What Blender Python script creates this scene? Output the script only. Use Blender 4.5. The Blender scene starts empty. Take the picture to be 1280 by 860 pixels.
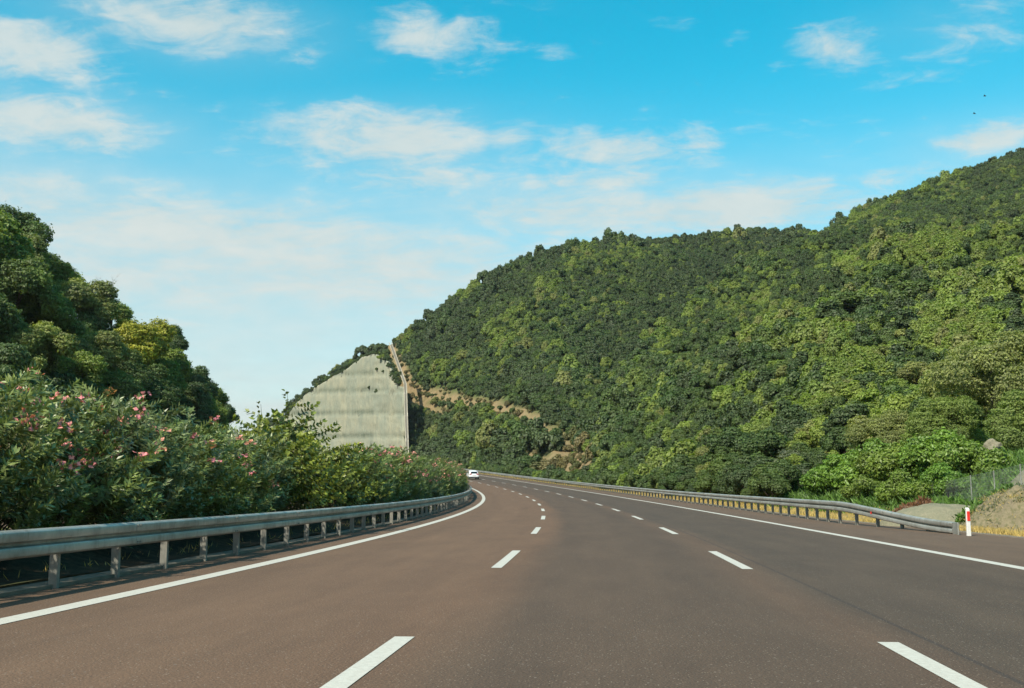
import bpy, bmesh, math, random
import numpy as np
from mathutils import Vector, Matrix

random.seed(7)
rng = np.random.default_rng(7)
SC = bpy.context.scene
COL = SC.collection
R_ = math.radians

# ------------------------------------------------------------------ camera
F_PX = 1335.0            # focal length in pixels of a 1280 px wide frame
CAM_H = 1.106
YAW = 0.0974             # looking a little left of the road's tangent
PITCH = 0.1392
cd = bpy.data.cameras.new('camera')
cam = bpy.data.objects.new('camera', cd)
COL.objects.link(cam)
cd.sensor_fit = 'HORIZONTAL'
cd.sensor_width = 36.0
cd.lens = 36.0 * F_PX / 1280.0
cd.clip_start = 0.05
cd.clip_end = 20000
cam.location = (0, 0, CAM_H)
cam.rotation_euler = (math.pi / 2 + PITCH, 0, YAW)
SC.camera = cam

# ------------------------------------------------------------------ light
SUN_EL = R_(46)
SUN_AZ = R_(147)         # measured to the left of the driving direction (+Y): behind-left
sun_dir = Vector((-math.sin(SUN_AZ) * math.cos(SUN_EL), math.cos(SUN_AZ) * math.cos(SUN_EL), math.sin(SUN_EL)))
sd = bpy.data.lights.new('sun', 'SUN')
sun = bpy.data.objects.new('sun', sd)
COL.objects.link(sun)
sd.energy = 4.4
sd.angle = R_(0.55)
sd.color = (1.0, 0.93, 0.80)
sun.rotation_euler = sun_dir.to_track_quat('Z', 'Y').to_euler()
sun.location = (-40, -30, 60)

VS = SC.view_settings
VS.view_transform = 'Standard'
VS.look = 'None'
VS.exposure = 0.6
VS.gamma = 1.0
VS.use_curve_mapping = False
SC.cycles.use_denoising = True
SC.cycles.denoising_input_passes = 'RGB_ALBEDO_NORMAL'
SC.cycles.max_bounces = 6
SC.cycles.diffuse_bounces = 3
SC.cycles.glossy_bounces = 2
SC.cycles.transmission_bounces = 4
SC.cycles.transparent_max_bounces = 8
SC.cycles.sample_clamp_indirect = 4.0

# ------------------------------------------------------------------ projection helpers (photo pixel + depth -> place)
cy_, sy_ = math.cos(YAW), math.sin(YAW)
cp_, sp_ = math.cos(PITCH), math.sin(PITCH)
FWD = Vector((-sy_ * cp_, cy_ * cp_, sp_))
RGT = Vector((cy_, sy_, 0))
UPV = RGT.cross(FWD)
CAMV = Vector((0, 0, CAM_H))

def ray(x, y):
    return FWD + RGT * ((x - 640) / F_PX) + UPV * ((430 - y) / F_PX)

def px(x, y, d):
    """point on the line of sight of photo pixel x, y at horizontal range d"""
    v = ray(x, y)
    return CAMV + v * (d / math.hypot(v.x, v.y))

def azel(x, y):
    v = ray(x, y).normalized()
    return math.atan2(v.x, v.y), math.asin(v.z)

def to_px(p):
    q = Vector(p) - CAMV
    d = q.dot(FWD)
    if d < 0.01:
        return None
    return 640 + F_PX * q.dot(RGT) / d, 430 - F_PX * q.dot(UPV) / d, d

# ------------------------------------------------------------------ world: sky with thin broken clouds
W = bpy.data.worlds.new('World')
SC.world = W
W.use_nodes = True
nt = W.node_tree
nt.nodes.clear()

class NB:
    """small node-graph builder"""
    def __init__(s, tree):
        s.t = tree
    def n(s, kind, **kw):
        nd = s.t.nodes.new(kind)
        for k, v in kw.items():
            setattr(nd, k, v)
        return nd
    def link(s, a, b):
        s.t.links.new(a, b)
    def put(s, sock, v):
        if isinstance(v, bpy.types.NodeSocket):
            s.t.links.new(v, sock)
        elif v is not None:
            sock.default_value = v
    def math(s, op, a, b=None, c=None, clamp=False):
        nd = s.n('ShaderNodeMath', operation=op, use_clamp=clamp)
        s.put(nd.inputs[0], a); s.put(nd.inputs[1], b)
        if c is not None:
            s.put(nd.inputs[2], c)
        return nd.outputs[0]
    def vmath(s, op, a, b=None, out=0):
        nd = s.n('ShaderNodeVectorMath', operation=op)
        s.put(nd.inputs[0], a); s.put(nd.inputs[1], b)
        return nd.outputs[out]
    def comb(s, x, y, z):
        nd = s.n('ShaderNodeCombineXYZ')
        s.put(nd.inputs[0], x); s.put(nd.inputs[1], y); s.put(nd.inputs[2], z)
        return nd.outputs[0]
    def sep(s, v):
        nd = s.n('ShaderNodeSeparateXYZ')
        s.put(nd.inputs[0], v)
        return nd.outputs
    def noise(s, vec, scale, detail=4, rough=0.5, dist=0.0, dims='3D'):
        nd = s.n('ShaderNodeTexNoise', noise_dimensions=dims)
        s.put(nd.inputs['Vector'], vec)
        nd.inputs['Scale'].default_value = scale
        nd.inputs['Detail'].default_value = detail
        nd.inputs['Roughness'].default_value = rough
        nd.inputs['Distortion'].default_value = dist
        return nd.outputs['Fac']
    def maprange(s, v, a, b, c=0.0, d=1.0, smooth=False):
        nd = s.n('ShaderNodeMapRange')
        nd.interpolation_type = 'SMOOTHSTEP' if smooth else 'LINEAR'
        s.put(nd.inputs['Value'], v)
        nd.inputs['From Min'].default_value = a; nd.inputs['From Max'].default_value = b
        nd.inputs['To Min'].default_value = c; nd.inputs['To Max'].default_value = d
        return nd.outputs['Result']
    def mix(s, f, a, b, mode='MIX'):
        nd = s.n('ShaderNodeMix', data_type='RGBA', blend_type=mode)
        s.put(nd.inputs[0], f)
        for k, v in ((6, a), (7, b)):
            if isinstance(v, (tuple, list)) and len(v) == 3:
                v = (*v, 1)
            s.put(nd.inputs[k], v)
        return nd.outputs[2]
    def ramp(s, f, stops, interp='LINEAR'):
        nd = s.n('ShaderNodeValToRGB')
        cr = nd.color_ramp
        cr.interpolation = interp
        while len(cr.elements) < len(stops):
            cr.elements.new(0.5)
        for e, (p, c) in zip(cr.elements, stops):
            e.position = p
            e.color = (*c, 1) if len(c) == 3 else c
        s.put(nd.inputs[0], f)
        return nd.outputs[0]

b = NB(nt)
sky = b.n('ShaderNodeTexSky', sky_type='NISHITA')
sky.sun_disc = False
sky.sun_elevation = SUN_EL
sky.sun_rotation = -SUN_AZ
sky.altitude = 100
sky.air_density = 1.0
sky.dust_density = 1.6
sky.ozone_density = 1.0
hsv = b.n('ShaderNodeHueSaturation')
hsv.inputs['Hue'].default_value = 0.455
hsv.inputs['Saturation'].default_value = 1.62
hsv.inputs['Value'].default_value = 1.0
b.link(sky.outputs[0], hsv.inputs['Color'])
tc = b.n('ShaderNodeTexCoord')
dirv = b.vmath('NORMALIZE', tc.outputs['Generated'])
dx, dy, dz = b.sep(dirv)
az = b.math('ARCTAN2', dx, dy)
el = b.math('ARCSINE', dz)
uv = b.comb(az, el, 0.0)
# cloud layer seen from below: direction projected on a high plane
den = b.math('ADD', b.math('MAXIMUM', dz, 0.0), 0.16)
pl = b.comb(b.math('DIVIDE', dx, den), b.math('DIVIDE', dy, den), 0.0)
warp = b.noise(pl, 3.0, 3, 0.5)
plw = b.vmath('ADD', pl, b.comb(b.math('MULTIPLY', warp, 0.16), b.math('MULTIPLY', warp, -0.12), 0.0))
n_big = b.noise(plw, 2.2, 5, 0.55)
n_det = b.noise(plw, 6.5, 8, 0.62, 0.2)
n_fine = b.noise(plw, 24.0, 4, 0.6)
CL = [  # pixel centre, half-axes, weight: the larger clouds where they stand in the sky
    (235, 25, 130, 42, 1.0), (40, 62, 115, 42, 0.95), (60, 152, 135, 36, 0.95), (555, 50, 95, 34, 0.75),
    (480, 175, 150, 40, 0.95), (520, 222, 95, 22, 0.8), (640, 178, 60, 40, 0.6), (790, 186, 130, 34, 0.8),
    (745, 226, 120, 16, 0.75), (900, 262, 230, 34, 1.0), (700, 268, 130, 26, 0.85), (1035, 62, 70, 32, 0.7), (925, 46, 30, 10, .5),
    (1235, 172, 70, 20, 0.9), (1120, 222, 90, 16, 0.6), (375, 72, 38, 14, 0.5), (1215, 35, 110, 40, 0.5), (1150, 100, 70, 14, 0.42), (1080, 150, 90, 12, .42), (700, 60, 60, 14, .35),
    (250, 285, 300, 40, 0.9), (430, 330, 330, 60, 0.75), (60, 235, 120, 22, 0.5), (840, 30, 40, 22, 0.35), (150,340,260,60,.6),
    (-150, 110, 160, 60, 0.9), (1500, 120, 180, 40, 0.9), (-250, 300, 240, 60, 0.9), (1450, -60, 150, 50, 0.8), (300, -120, 220, 50, 0.8), (900, -150, 200, 50, 0.8),
]
cov = None
for (cx, cyp, rx, ry, w) in [(a_, b_, c_ * 1.06, d_ * 1.08, e_ * 1.12) for a_, b_, c_, d_, e_ in CL]:
    a0, e0 = azel(cx, cyp)
    a1, _ = azel(cx + rx, cyp)
    _, e1 = azel(cx, cyp - ry)
    d = b.vmath('SUBTRACT', uv, (a0, e0, 0))
    d = b.vmath('MULTIPLY', d, (1 / abs(a1 - a0), 1 / abs(e1 - e0), 0))
    q = b.vmath('DOT_PRODUCT', d, d, out=1)
    g = b.math('MULTIPLY', b.math('EXPONENT', b.math('MULTIPLY', q, -0.9)), w)
    cov = g if cov is None else b.math('MAXIMUM', cov, g)
# elsewhere thin broken cloud goes on at the same density
gen = b.maprange(n_big, 0.48, 0.74, 0.0, 0.55, True)
cov = b.math('MAXIMUM', cov, gen)
n_wisp = b.noise(b.vmath('MULTIPLY', plw, (1.0, 2.2, 1.0)), 9.0, 8, 0.68, 0.6)
tex = b.math('ADD', b.math('MULTIPLY', n_det, 0.75), b.math('ADD', b.math('MULTIPLY', n_wisp, 0.55), b.math('MULTIPLY', n_fine, 0.20)))
dens = b.math('SUBTRACT', b.math('ADD', b.math('MULTIPLY', cov, 0.62), b.math('MULTIPLY', b.math('SUBTRACT', tex, 0.75), 1.35)), 0.17)
alpha = b.maprange(dens, 0.0, 0.55, 0.0, 0.88, True)
hazeup = b.maprange(el, 0.0, 0.395, 1.0, 0.0, True)       # thin high veil low over the horizon
veil = b.math('MULTIPLY', hazeup, b.maprange(n_big, 0.25, 0.65, 0.72, 1.0))
alpha = b.math('SUBTRACT', 1.0, b.math('MULTIPLY', b.math('SUBTRACT', 1.0, alpha), b.math('SUBTRACT', 1.0, veil)))
soft = None
for (cx, cyp, rx, ry, w) in [(300, 330, 420, 85, .80), (720, 262, 330, 42, .55), (40, 250, 220, 60, .6), (60, 150, 170, 45, .35), (220, 25, 170, 50, .3), (500, 190, 170, 50, .3), (1230, 190, 120, 40, .3), (1180, 30, 150, 45, .12), (-300, 200, 300, 120, .6), (1600, 180, 300, 90, .5)]:
    a0, e0 = azel(cx, cyp)
    a1, _ = azel(cx + rx, cyp)
    _, e1 = azel(cx, cyp - ry)
    d = b.vmath('MULTIPLY', b.vmath('SUBTRACT', uv, (a0, e0, 0)), (1 / abs(a1 - a0), 1 / abs(e1 - e0), 0))
    g = b.math('MULTIPLY', b.math('EXPONENT', b.math('MULTIPLY', b.vmath('DOT_PRODUCT', d, d, out=1), -0.9)), w)
    soft = g if soft is None else b.math('MAXIMUM', soft, g)
soft = b.math('MULTIPLY', soft, b.maprange(n_det, 0.25, 0.65, 0.55, 1.0))
alpha = b.math('SUBTRACT', 1.0, b.math('MULTIPLY', b.math('SUBTRACT', 1.0, alpha), b.math('SUBTRACT', 1.0, soft)))
cloud_c = b.mix(b.maprange(n_det, 0.3, 0.75), (2.95, 3.35, 3.28), (3.45, 3.7, 3.55))
skyc = b.mix(alpha, hsv.outputs[0], cloud_c)
bg = b.n('ShaderNodeBackground')
bg.inputs['Strength'].default_value = 0.14
b.link(skyc, bg.inputs['Color'])
wo = b.n('ShaderNodeOutputWorld')
b.link(bg.outputs[0], wo.inputs[0])
W.cycles.sampling_method = 'MANUAL'
W.cycles.sample_map_resolution = 512

# ------------------------------------------------------------------ road geometry
RAD = 690.0
def zroad(s):
    if s <= 0:
        return 0.0
    if s < 230:
        return 1.02e-4 * s * s
    z0, g0 = 1.02e-4 * 230 * 230, 2 * 1.02e-4 * 230
    u = s - 230
    return z0 + g0 * u * max(0.4, 1 - u / 900)

def road(s, L, dz=0.0):
    th = s / RAD
    r = RAD + L
    return Vector((r * math.cos(th) - RAD, r * math.sin(th), zroad(s) + dz))

def road_inv(x, y):
    th = math.atan2(y, x + RAD)
    return th * RAD, math.hypot(x + RAD, y) - RAD

def heading(s):          # rotation about z of the local frame (x = to the right, y = along)
    return s / RAD

# ------------------------------------------------------------------ material helpers
def new_mat(name):
    m = bpy.data.materials.new(name)
    m.use_nodes = True
    t = m.node_tree
    t.nodes.clear()
    g = NB(t)
    out = g.n('ShaderNodeOutputMaterial')
    return m, g, out

def pbsdf(g, out, color, rough=0.7, metallic=0.0, spec=0.4, normal=None):
    p = g.n('ShaderNodeBsdfPrincipled')
    if isinstance(color, (tuple, list)):
        color = (*color[:3], 1)
    g.put(p.inputs['Base Color'], color)
    g.put(p.inputs['Roughness'], rough)
    g.put(p.inputs['Metallic'], metallic)
    p.inputs['Specular IOR Level'].default_value = spec
    if normal is not None:
        g.link(normal, p.inputs['Normal'])
    if out is not None:
        g.link(p.outputs[0], out.inputs[0])
    return p

def bump(g, h, strength=0.3, dist=0.01):
    nd = g.n('ShaderNodeBump')
    nd.inputs['Strength'].default_value = strength
    nd.inputs['Distance'].default_value = dist
    g.put(nd.inputs['Height'], h)
    return nd.outputs[0]

def simple(name, c, rough=0.6, metallic=0.0, var=0.15, scale=6.0, spec=0.4):
    m, g, out = new_mat(name)
    tc = g.n('ShaderNodeTexCoord')
    n = g.noise(tc.outputs['Object'], scale, 4, 0.6)
    lo = tuple(v * (1 - var) for v in c); hi = tuple(min(1, v * (1 + var)) for v in c)
    col = g.mix(g.maprange(n, 0.3, 0.7), lo, hi)
    pbsdf(g, out, col, rough, metallic, spec, bump(g, n, 0.15, 0.01))
    return m

def asphalt(name):
    m, g, out = new_mat(name)
    tc = g.n('ShaderNodeTexCoord')
    uv = tc.outputs['UV']                        # u = metres across, v = metres along
    u, v, _ = g.sep(uv)
    n_patch = g.noise(g.vmath('MULTIPLY', uv, (1, 0.12, 1)), 0.5, 4, 0.55)
    n_strk = g.noise(g.vmath('MULTIPLY', uv, (1, 0.05, 1)), 2.2, 5, 0.65)
    n_ag = g.noise(uv, 60.0, 4, 0.75)
    n_ag2 = g.noise(uv, 34.0, 3, 0.6)
    vor = g.n('ShaderNodeTexVoronoi'); vor.inputs['Scale'].default_value = 55.0
    g.link(uv, vor.inputs['Vector'])
    vor2 = g.n('ShaderNodeTexVoronoi'); vor2.inputs['Scale'].default_value = 24.0
    g.link(uv, vor2.inputs['Vector'])
    # three lanes laid separately: the left ones redder, the right one greyer
    lane = g.math('DIVIDE', g.math('ADD', u, 6.0), 16.0)
    wob = g.math('MULTIPLY', g.math('SUBTRACT', n_patch, 0.5), 0.09)
    lane = g.math('ADD', lane, wob)
    c = g.ramp(lane, [(0.0, (0.1315, 0.0832, 0.0502)), (0.2, (0.1431, 0.0877, 0.0515)), (0.29, (0.1331, 0.0801, 0.0469)), (0.325, (0.0965, 0.065, 0.0416)), (0.46, (0.0882, 0.0612, 0.0403)), (0.5, (0.1048, 0.0687, 0.0436)), (0.535, (0.079, 0.0582, 0.0396)), (0.72, (0.0815, 0.059, 0.0396)), (0.77, (0.1165, 0.0786, 0.0502)), (1.0, (0.1248, 0.0846, 0.0541))])
    c = g.mix(g.maprange(n_strk, 0.35, 0.68), c, g.mix(1.0, c, (0.88, 0.88, 0.89), 'MULTIPLY'))
    # wheel tracks, slightly polished and darker
    trk = g.math('SINE', g.math('MULTIPLY', g.math('ADD', u, 1.6 - 0.45), 2 * math.pi / 1.83))
    c = g.mix(g.maprange(trk, 0.2, 1.0, 0.0, 0.35), c, g.mix(1.0, c, (0.84, 0.85, 0.87), 'MULTIPLY'))
    c = g.mix(g.maprange(g.noise(g.vmath('MULTIPLY', uv, (1, .3, 1)), 1.1, 5, .7), .3, .7), g.mix(1.0, c, (.86, .86, .87), 'MULTIPLY'), g.mix(1.0, c, (1.12, 1.11, 1.1), 'MULTIPLY'))
    # construction joint just right of the right-hand lane line
    jd = g.math('ABSOLUTE', g.math('SUBTRACT', u, g.math('ADD', 2.38, g.math('MULTIPLY', g.math('SUBTRACT', n_ag2, .5), 0.03))))
    c = g.mix(g.maprange(jd, 0.012, 0.03, 0.55, 0.0), c, (.035, .030, .027))
    # aggregate
    c = g.mix(g.maprange(n_ag, 0.30, 0.75, 0, 1), g.mix(1.0, c, (0.38, 0.38, 0.39), 'MULTIPLY'), g.mix(1.0, c, (1.62, 1.60, 1.58), 'MULTIPLY'))
    st = g.math('MULTIPLY', g.maprange(vor.outputs['Distance'], 0.12, 0.30, 1.0, 0.0), g.maprange(g.sep(vor.outputs['Color'])[0], 0.84, 0.90))
    c = g.mix(g.math('MULTIPLY', st, 0.65), c, (.46, .40, .30))
    st2 = g.math('MULTIPLY', g.maprange(vor2.outputs['Distance'], 0.12, 0.26, 1.0, 0.0), g.maprange(g.sep(vor2.outputs['Color'])[1], 0.90, 0.94))
    c = g.mix(g.math('MULTIPLY', st2, 0.45), c, (.36, .31, .26))
    h = g.math('ADD', g.math('MULTIPLY', n_ag, 0.6), g.math('MULTIPLY', vor.outputs['Distance'], 0.6))
    pbsdf(g, out, c, 0.82, 0, 0.25, bump(g, h, 0.7, 0.008))
    return m

def paint(name):
    m, g, out = new_mat(name)
    tc = g.n('ShaderNodeTexCoord')
    n = g.noise(tc.outputs['Object'], 22, 5, 0.7)
    n2 = g.noise(tc.outputs['Object'], 130, 3, 0.6)
    c = g.mix(g.maprange(n, 0.35, 0.75), (.49, .48, .41), (.38, .36, .30))
    c = g.mix(g.maprange(n2, 0.58, 0.70, 0, 0.65), c, (.22, .18, .15))
    pbsdf(g, out, c, 0.6, 0, 0.3, bump(g, n2, 0.3, 0.004))
    return m

def soil(name, c1, c2, c3, scale=0.6):
    m, g, out = new_mat(name)
    tc = g.n('ShaderNodeTexCoord')
    o = tc.outputs['Object']
    n = g.noise(o, scale, 6, 0.6)
    n2 = g.noise(o, scale * 9, 5, 0.65)
    n3 = g.noise(o, scale * 60, 3, 0.65)
    c = g.mix(g.maprange(n, 0.35, 0.65), c1, c2)
    c = g.mix(g.maprange(n2, 0.45, 0.7), c, c3)
    c = g.mix(g.maprange(n3, 0.3, 0.7, 0, 0.6), c, g.mix(1.0, c, (.55, .55, .55), 'MULTIPLY'))
    pbsdf(g, out, c, 0.95, 0, 0.1, bump(g, g.math('ADD', n2, n3), 0.6, 0.05))
    return m

def leaf_mat(name, tones, trans=0.30, vary=0.35, rough=0.55, spec=0.3, patch=0.0, patch_c=(.12, .13, .03)):
    """foliage: tone by object, brightness by leaf; light passes through the blades"""
    m, g, out = new_mat(name)
    oi = g.n('ShaderNodeObjectInfo')
    at = g.n('ShaderNodeAttribute'); at.attribute_name = 'lv'
    k = len(tones)
    c = g.ramp(oi.outputs['Random'], [((i + 0.5) / k, t) for i, t in enumerate(tones)])
    if patch > 0:
        ln = g.noise(oi.outputs['Location'], 0.012, 3, 0.6)
        c = g.mix(g.maprange(ln, 0.48, 0.66, 0, patch), c, patch_c)
    lv = at.outputs['Fac']
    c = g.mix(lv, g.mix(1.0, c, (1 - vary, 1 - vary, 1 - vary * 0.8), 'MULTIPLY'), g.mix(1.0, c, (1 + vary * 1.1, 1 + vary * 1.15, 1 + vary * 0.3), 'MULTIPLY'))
    p = pbsdf(g, None, c, rough, 0, spec)
    tr = g.n('ShaderNodeBsdfTranslucent')
    g.link(g.mix(1.0, c, (1.25, 1.35, 0.45), 'MULTIPLY'), tr.inputs['Color'])
    ms = g.n('ShaderNodeMixShader')
    ms.inputs[0].default_value = trans
    g.link(p.outputs[0], ms.inputs[1]); g.link(tr.outputs[0], ms.inputs[2])
    g.link(ms.outputs[0], out.inputs[0])
    return m

M = {}
M['asphalt'] = asphalt('red_brown_asphalt')
M['paint'] = paint('road_paint')
M['soil'] = soil('median_soil', (.040, .032, .022), (.060, .047, .030), (.10, .08, .05))
M['verge'] = soil('dry_verge', (.30, .24, .13), (.20, .18, .085), (.36, .29, .17), 0.4)
M['ground'] = soil('far_ground', (.06, .075, .03), (.09, .10, .04), (.12, .11, .06), 0.05)
M['kerb'] = simple('kerb_concrete', (.15, .13, .095), 0.85, 0, 0.25, 5)
def steel_mat(name, c, dirt):
    m, g, out = new_mat(name)
    tc = g.n('ShaderNodeTexCoord')
    o_ = tc.outputs['Object']
    n = g.noise(o_, 1.3, 5, .65); n2 = g.noise(g.vmath('MULTIPLY', o_, (1, 1, .25)), 9, 4, .6)
    k = g.mix(g.maprange(n, .4, .7, 0, .75), c, dirt)
    k = g.mix(g.maprange(n2, .52, .75, 0, .6), k, dirt)
    pbsdf(g, out, k, g.maprange(n, .3, .7, .42, .62), .55, .4, bump(g, n2, .1, .01))
    return m
M['steel'] = steel_mat('galvanised_steel', (.42, .42, .37), (.16, .15, .115))
M['steel_post'] = simple('galvanised_post', (.21, .205, .17), 0.6, 0.2, 0.2, 8)
M['white_plastic'] = simple('white_plastic', (.62, .61, .56), 0.45, 0, 0.05, 5)
M['red_reflector'] = simple('red_reflector', (.62, .03, .02), 0.3, 0, 0.1, 20)
M['bark'] = simple('bark', (.10, .078, .058), 0.9, 0, 0.35, 7, 0.1)
M['twig'] = simple('green_twig', (.11, .105, .05), 0.8, 0, 0.3, 7, 0.15)
M['grey_twig'] = simple('grey_twig', (.30, .27, .23), 0.85, 0, 0.2, 7, 0.1)
M['petal'] = leaf_mat('pink_petal', [(.70, .25, .26), (.72, .32, .32), (.62, .18, .24)], 0.25, 0.25)
M['petal_pale'] = leaf_mat('salmon_petal', [(.66, .30, .24), (.62, .26, .24), (.70, .36, .30)], 0.25, 0.25)
M['oleander'] = leaf_mat('oleander_leaf', [(0.108, 0.15, 0.049), (0.131, 0.162, 0.054), (0.115, 0.144, 0.06)], 0.13, 0.45, 0.42, 0.5)
M['broadleaf'] = leaf_mat('broad_shrub_leaf', [(0.126, 0.147, 0.025), (0.102, 0.127, 0.025)], 0.14, 0.55, 0.45, 0.45)
M['tree_mid'] = leaf_mat('tree_leaf', [(0.143, 0.193, 0.057), (0.167, 0.213, 0.057), (0.134, 0.184, 0.064)], 0.35, 0.6)
M['tree_olive'] = leaf_mat('olive_tree_leaf', [(0.209, 0.234, 0.086), (0.193, 0.22, 0.089)], 0.35, 0.6)
M['tree_yellow'] = leaf_mat('yellow_tree_leaf', [(0.305, 0.297, 0.046), (0.287, 0.283, 0.046)], 0.3, 0.6)
M['tree_dark'] = leaf_mat('dark_tree_leaf', [(0.087, 0.13, 0.048), (0.104, 0.146, 0.053), (0.084, 0.124, 0.053)], 0.3, 0.6)
M['hill_mid'] = leaf_mat('hillside_leaf', [(0.06, 0.101, 0.033), (0.076, 0.119, 0.035), (0.091, 0.13, 0.035), (0.066, 0.105, 0.037)], 0.3, 0.42, patch=0.3, patch_c=(.105, .12, .034))
M['hill_dark'] = leaf_mat('hillside_dark_leaf', [(0.054, 0.082, 0.032), (0.063, 0.093, 0.034), (0.058, 0.081, 0.035)], 0.22, 0.4)
M['hill_yellow'] = leaf_mat('hillside_yellow_leaf', [(0.183, 0.244, 0.055), (0.208, 0.258, 0.063), (0.165, 0.236, 0.055), (0.22, 0.236, 0.086)], 0.38, 0.42)
M['hill_tan'] = leaf_mat('hillside_tan_leaf', [(.16, .135, .06), (.12, .11, .045), (.09, .10, .035)], 0.15, 0.35)
M['bright'] = leaf_mat('bright_shrub_leaf', [(0.123, 0.218, 0.037), (0.143, 0.232, 0.04), (0.149, 0.205, 0.04)], 0.32, 0.45, 0.45, 0.4)
M['greygreen'] = leaf_mat('grey_shrub_leaf', [(.095, .115, .060), (.085, .105, .055)], 0.2, 0.35)
M['dry_grass'] = leaf_mat('dry_grass_blade', [(.46, .33, .13), (.42, .31, .13)], 0.3, 0.4)
M['red_weed'] = leaf_mat('red_brown_weed', [(.14, .065, .035), (.12, .055, .03)], 0.2, 0.4)
M['green_weed'] = leaf_mat('green_weed', [(.08, .15, .03), (.09, .16, .035)], 0.3, 0.4)

# ------------------------------------------------------------------ object helpers
def tag(o, label=None, cat=None, group=None, kind=None):
    if label: o['label'] = label
    if cat: o['category'] = cat
    if group: o['group'] = group
    if kind: o['kind'] = kind
    return o

def mesh_from(name, v, f, mat=None, smooth=False, uv=None):
    me = bpy.data.meshes.new(name)
    me.from_pydata([tuple(p) for p in v], [], [tuple(q) for q in f])
    if mat: me.materials.append(mat)
    if smooth:
        me.polygons.foreach_set('use_smooth', [True] * len(me.polygons))
    if uv is not None:
        lay = me.uv_layers.new(name='UVMap')
        for lp in me.loops:
            lay.data[lp.index].uv = uv[lp.vertex_index]
    me.update()
    return me

def obj(name, me, parent=None, loc=None, rot=None, scale=None):
    o = bpy.data.objects.new(name, me)
    COL.objects.link(o)
    if parent is not None: o.parent = parent
    if loc is not None: o.location = loc
    if rot is not None: o.rotation_euler = rot
    if scale is not None: o.scale = scale
    return o

def empty(name, loc, rz=0.0):
    o = bpy.data.objects.new(name, None)
    o.empty_display_size = 0.2
    COL.objects.link(o)
    o.location = loc
    o.rotation_euler = (0, 0, rz)
    return o

def box_vf(x0, x1, y0, y1, z0, z1):
    v = [(x0, y0, z0), (x1, y0, z0), (x1, y1, z0), (x0, y1, z0), (x0, y0, z1), (x1, y0, z1), (x1, y1, z1), (x0, y1, z1)]
    f = [(0, 3, 2, 1), (4, 5, 6, 7), (0, 1, 5, 4), (1, 2, 6, 5), (2, 3, 7, 6), (3, 0, 4, 7)]
    return v, f

class MB:
    """collects shapes into one mesh"""
    def __init__(s): s.v = []; s.f = []
    def add(s, v, f):
        n = len(s.v); s.v += [tuple(p) for p in v]; s.f += [tuple(i + n for i in q) for q in f]; return s
    def box(s, *a): return s.add(*box_vf(*a))
    def tube(s, pts, rad, sides=5):
        pts = [Vector(p) for p in pts]
        n0 = len(s.v)
        for i, p in enumerate(pts):
            t = (pts[min(i + 1, len(pts) - 1)] - pts[max(i - 1, 0)])
            t = t.normalized() if t.length > 1e-9 else Vector((0, 0, 1))
            a = t.cross(Vector((0, 1, 0)) if abs(t.z) > 0.8 else Vector((0, 0, 1))).normalized()
            c = t.cross(a)
            for k in range(sides):
                an = 2 * math.pi * k / sides
                s.v.append(tuple(p + (a * math.cos(an) + c * math.sin(an)) * rad[i]))
        for i in range(len(pts) - 1):
            for k in range(sides):
                k2 = (k + 1) % sides
                s.f.append((n0 + i * sides + k, n0 + i * sides + k2, n0 + (i + 1) * sides + k2, n0 + (i + 1) * sides + k))
        s.f.append(tuple(n0 + (len(pts) - 1) * sides + k for k in range(sides)))
        s.f.append(tuple(n0 + k for k in reversed(range(sides))))
        return s
    def mesh(s, name, mat, smooth=False): return mesh_from(name, s.v, s.f, mat, smooth)

def strip(name, s0, s1, La, Lb, mat, dz, step=2.0, parent=None, nl=1, kind=None, zf=None):
    n = max(1, int(math.ceil((s1 - s0) / step)))
    v, uv, f = [], [], []
    for i in range(n + 1):
        s = s0 + (s1 - s0) * i / n
        la = La(s) if callable(La) else La
        lb = Lb(s) if callable(Lb) else Lb
        for j in range(nl + 1):
            L = la + (lb - la) * j / nl
            p = road(s, L, dz)
            if zf: p.z += zf(s, L)
            v.append(p); uv.append((L, s))
    for i in range(n):
        for j in range(nl):
            a = i * (nl + 1) + j
            f.append((a, a + 1, a + nl + 2, a + nl + 1))
    o = obj(name, mesh_from(name, v, f, mat, True, uv), parent)
    if kind: tag(o, kind=kind)
    return o

# value noise for terrain
_perm = rng.random((64, 64))
def vnoise(x, y):
    xi, yi = math.floor(x), math.floor(y)
    fx, fy = x - xi, y - yi
    fx = fx * fx * (3 - 2 * fx); fy = fy * fy * (3 - 2 * fy)
    a = _perm[xi % 64, yi % 64]; b_ = _perm[(xi + 1) % 64, yi % 64]
    c = _perm[xi % 64, (yi + 1) % 64]; d = _perm[(xi + 1) % 64, (yi + 1) % 64]
    return (a * (1 - fx) + b_ * fx) * (1 - fy) + (c * (1 - fx) + d * fx) * fy
def fbm(x, y, o=4):
    t, a, s = 0, 0.5, 0
    for _ in range(o):
        t += a * (vnoise(x, y) - 0.5); s += a
        x, y, a = x * 2.03 + 7.1, y * 2.03 + 3.3, a * 0.5
    return t / s * 2
def lerp_tab(tab, x):
    if x <= tab[0][0]: return tab[0][1:]
    for (a, b_) in zip(tab, tab[1:]):
        if x <= b_[0]:
            t = (x - a[0]) / (b_[0] - a[0])
            return tuple(p + (q - p) * t for p, q in zip(a[1:], b_[1:]))
    return tab[-1][1:]
def sstep(a, b_, x):
    t = min(1, max(0, (x - a) / (b_ - a)))
    return t * t * (3 - 2 * t)

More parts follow.
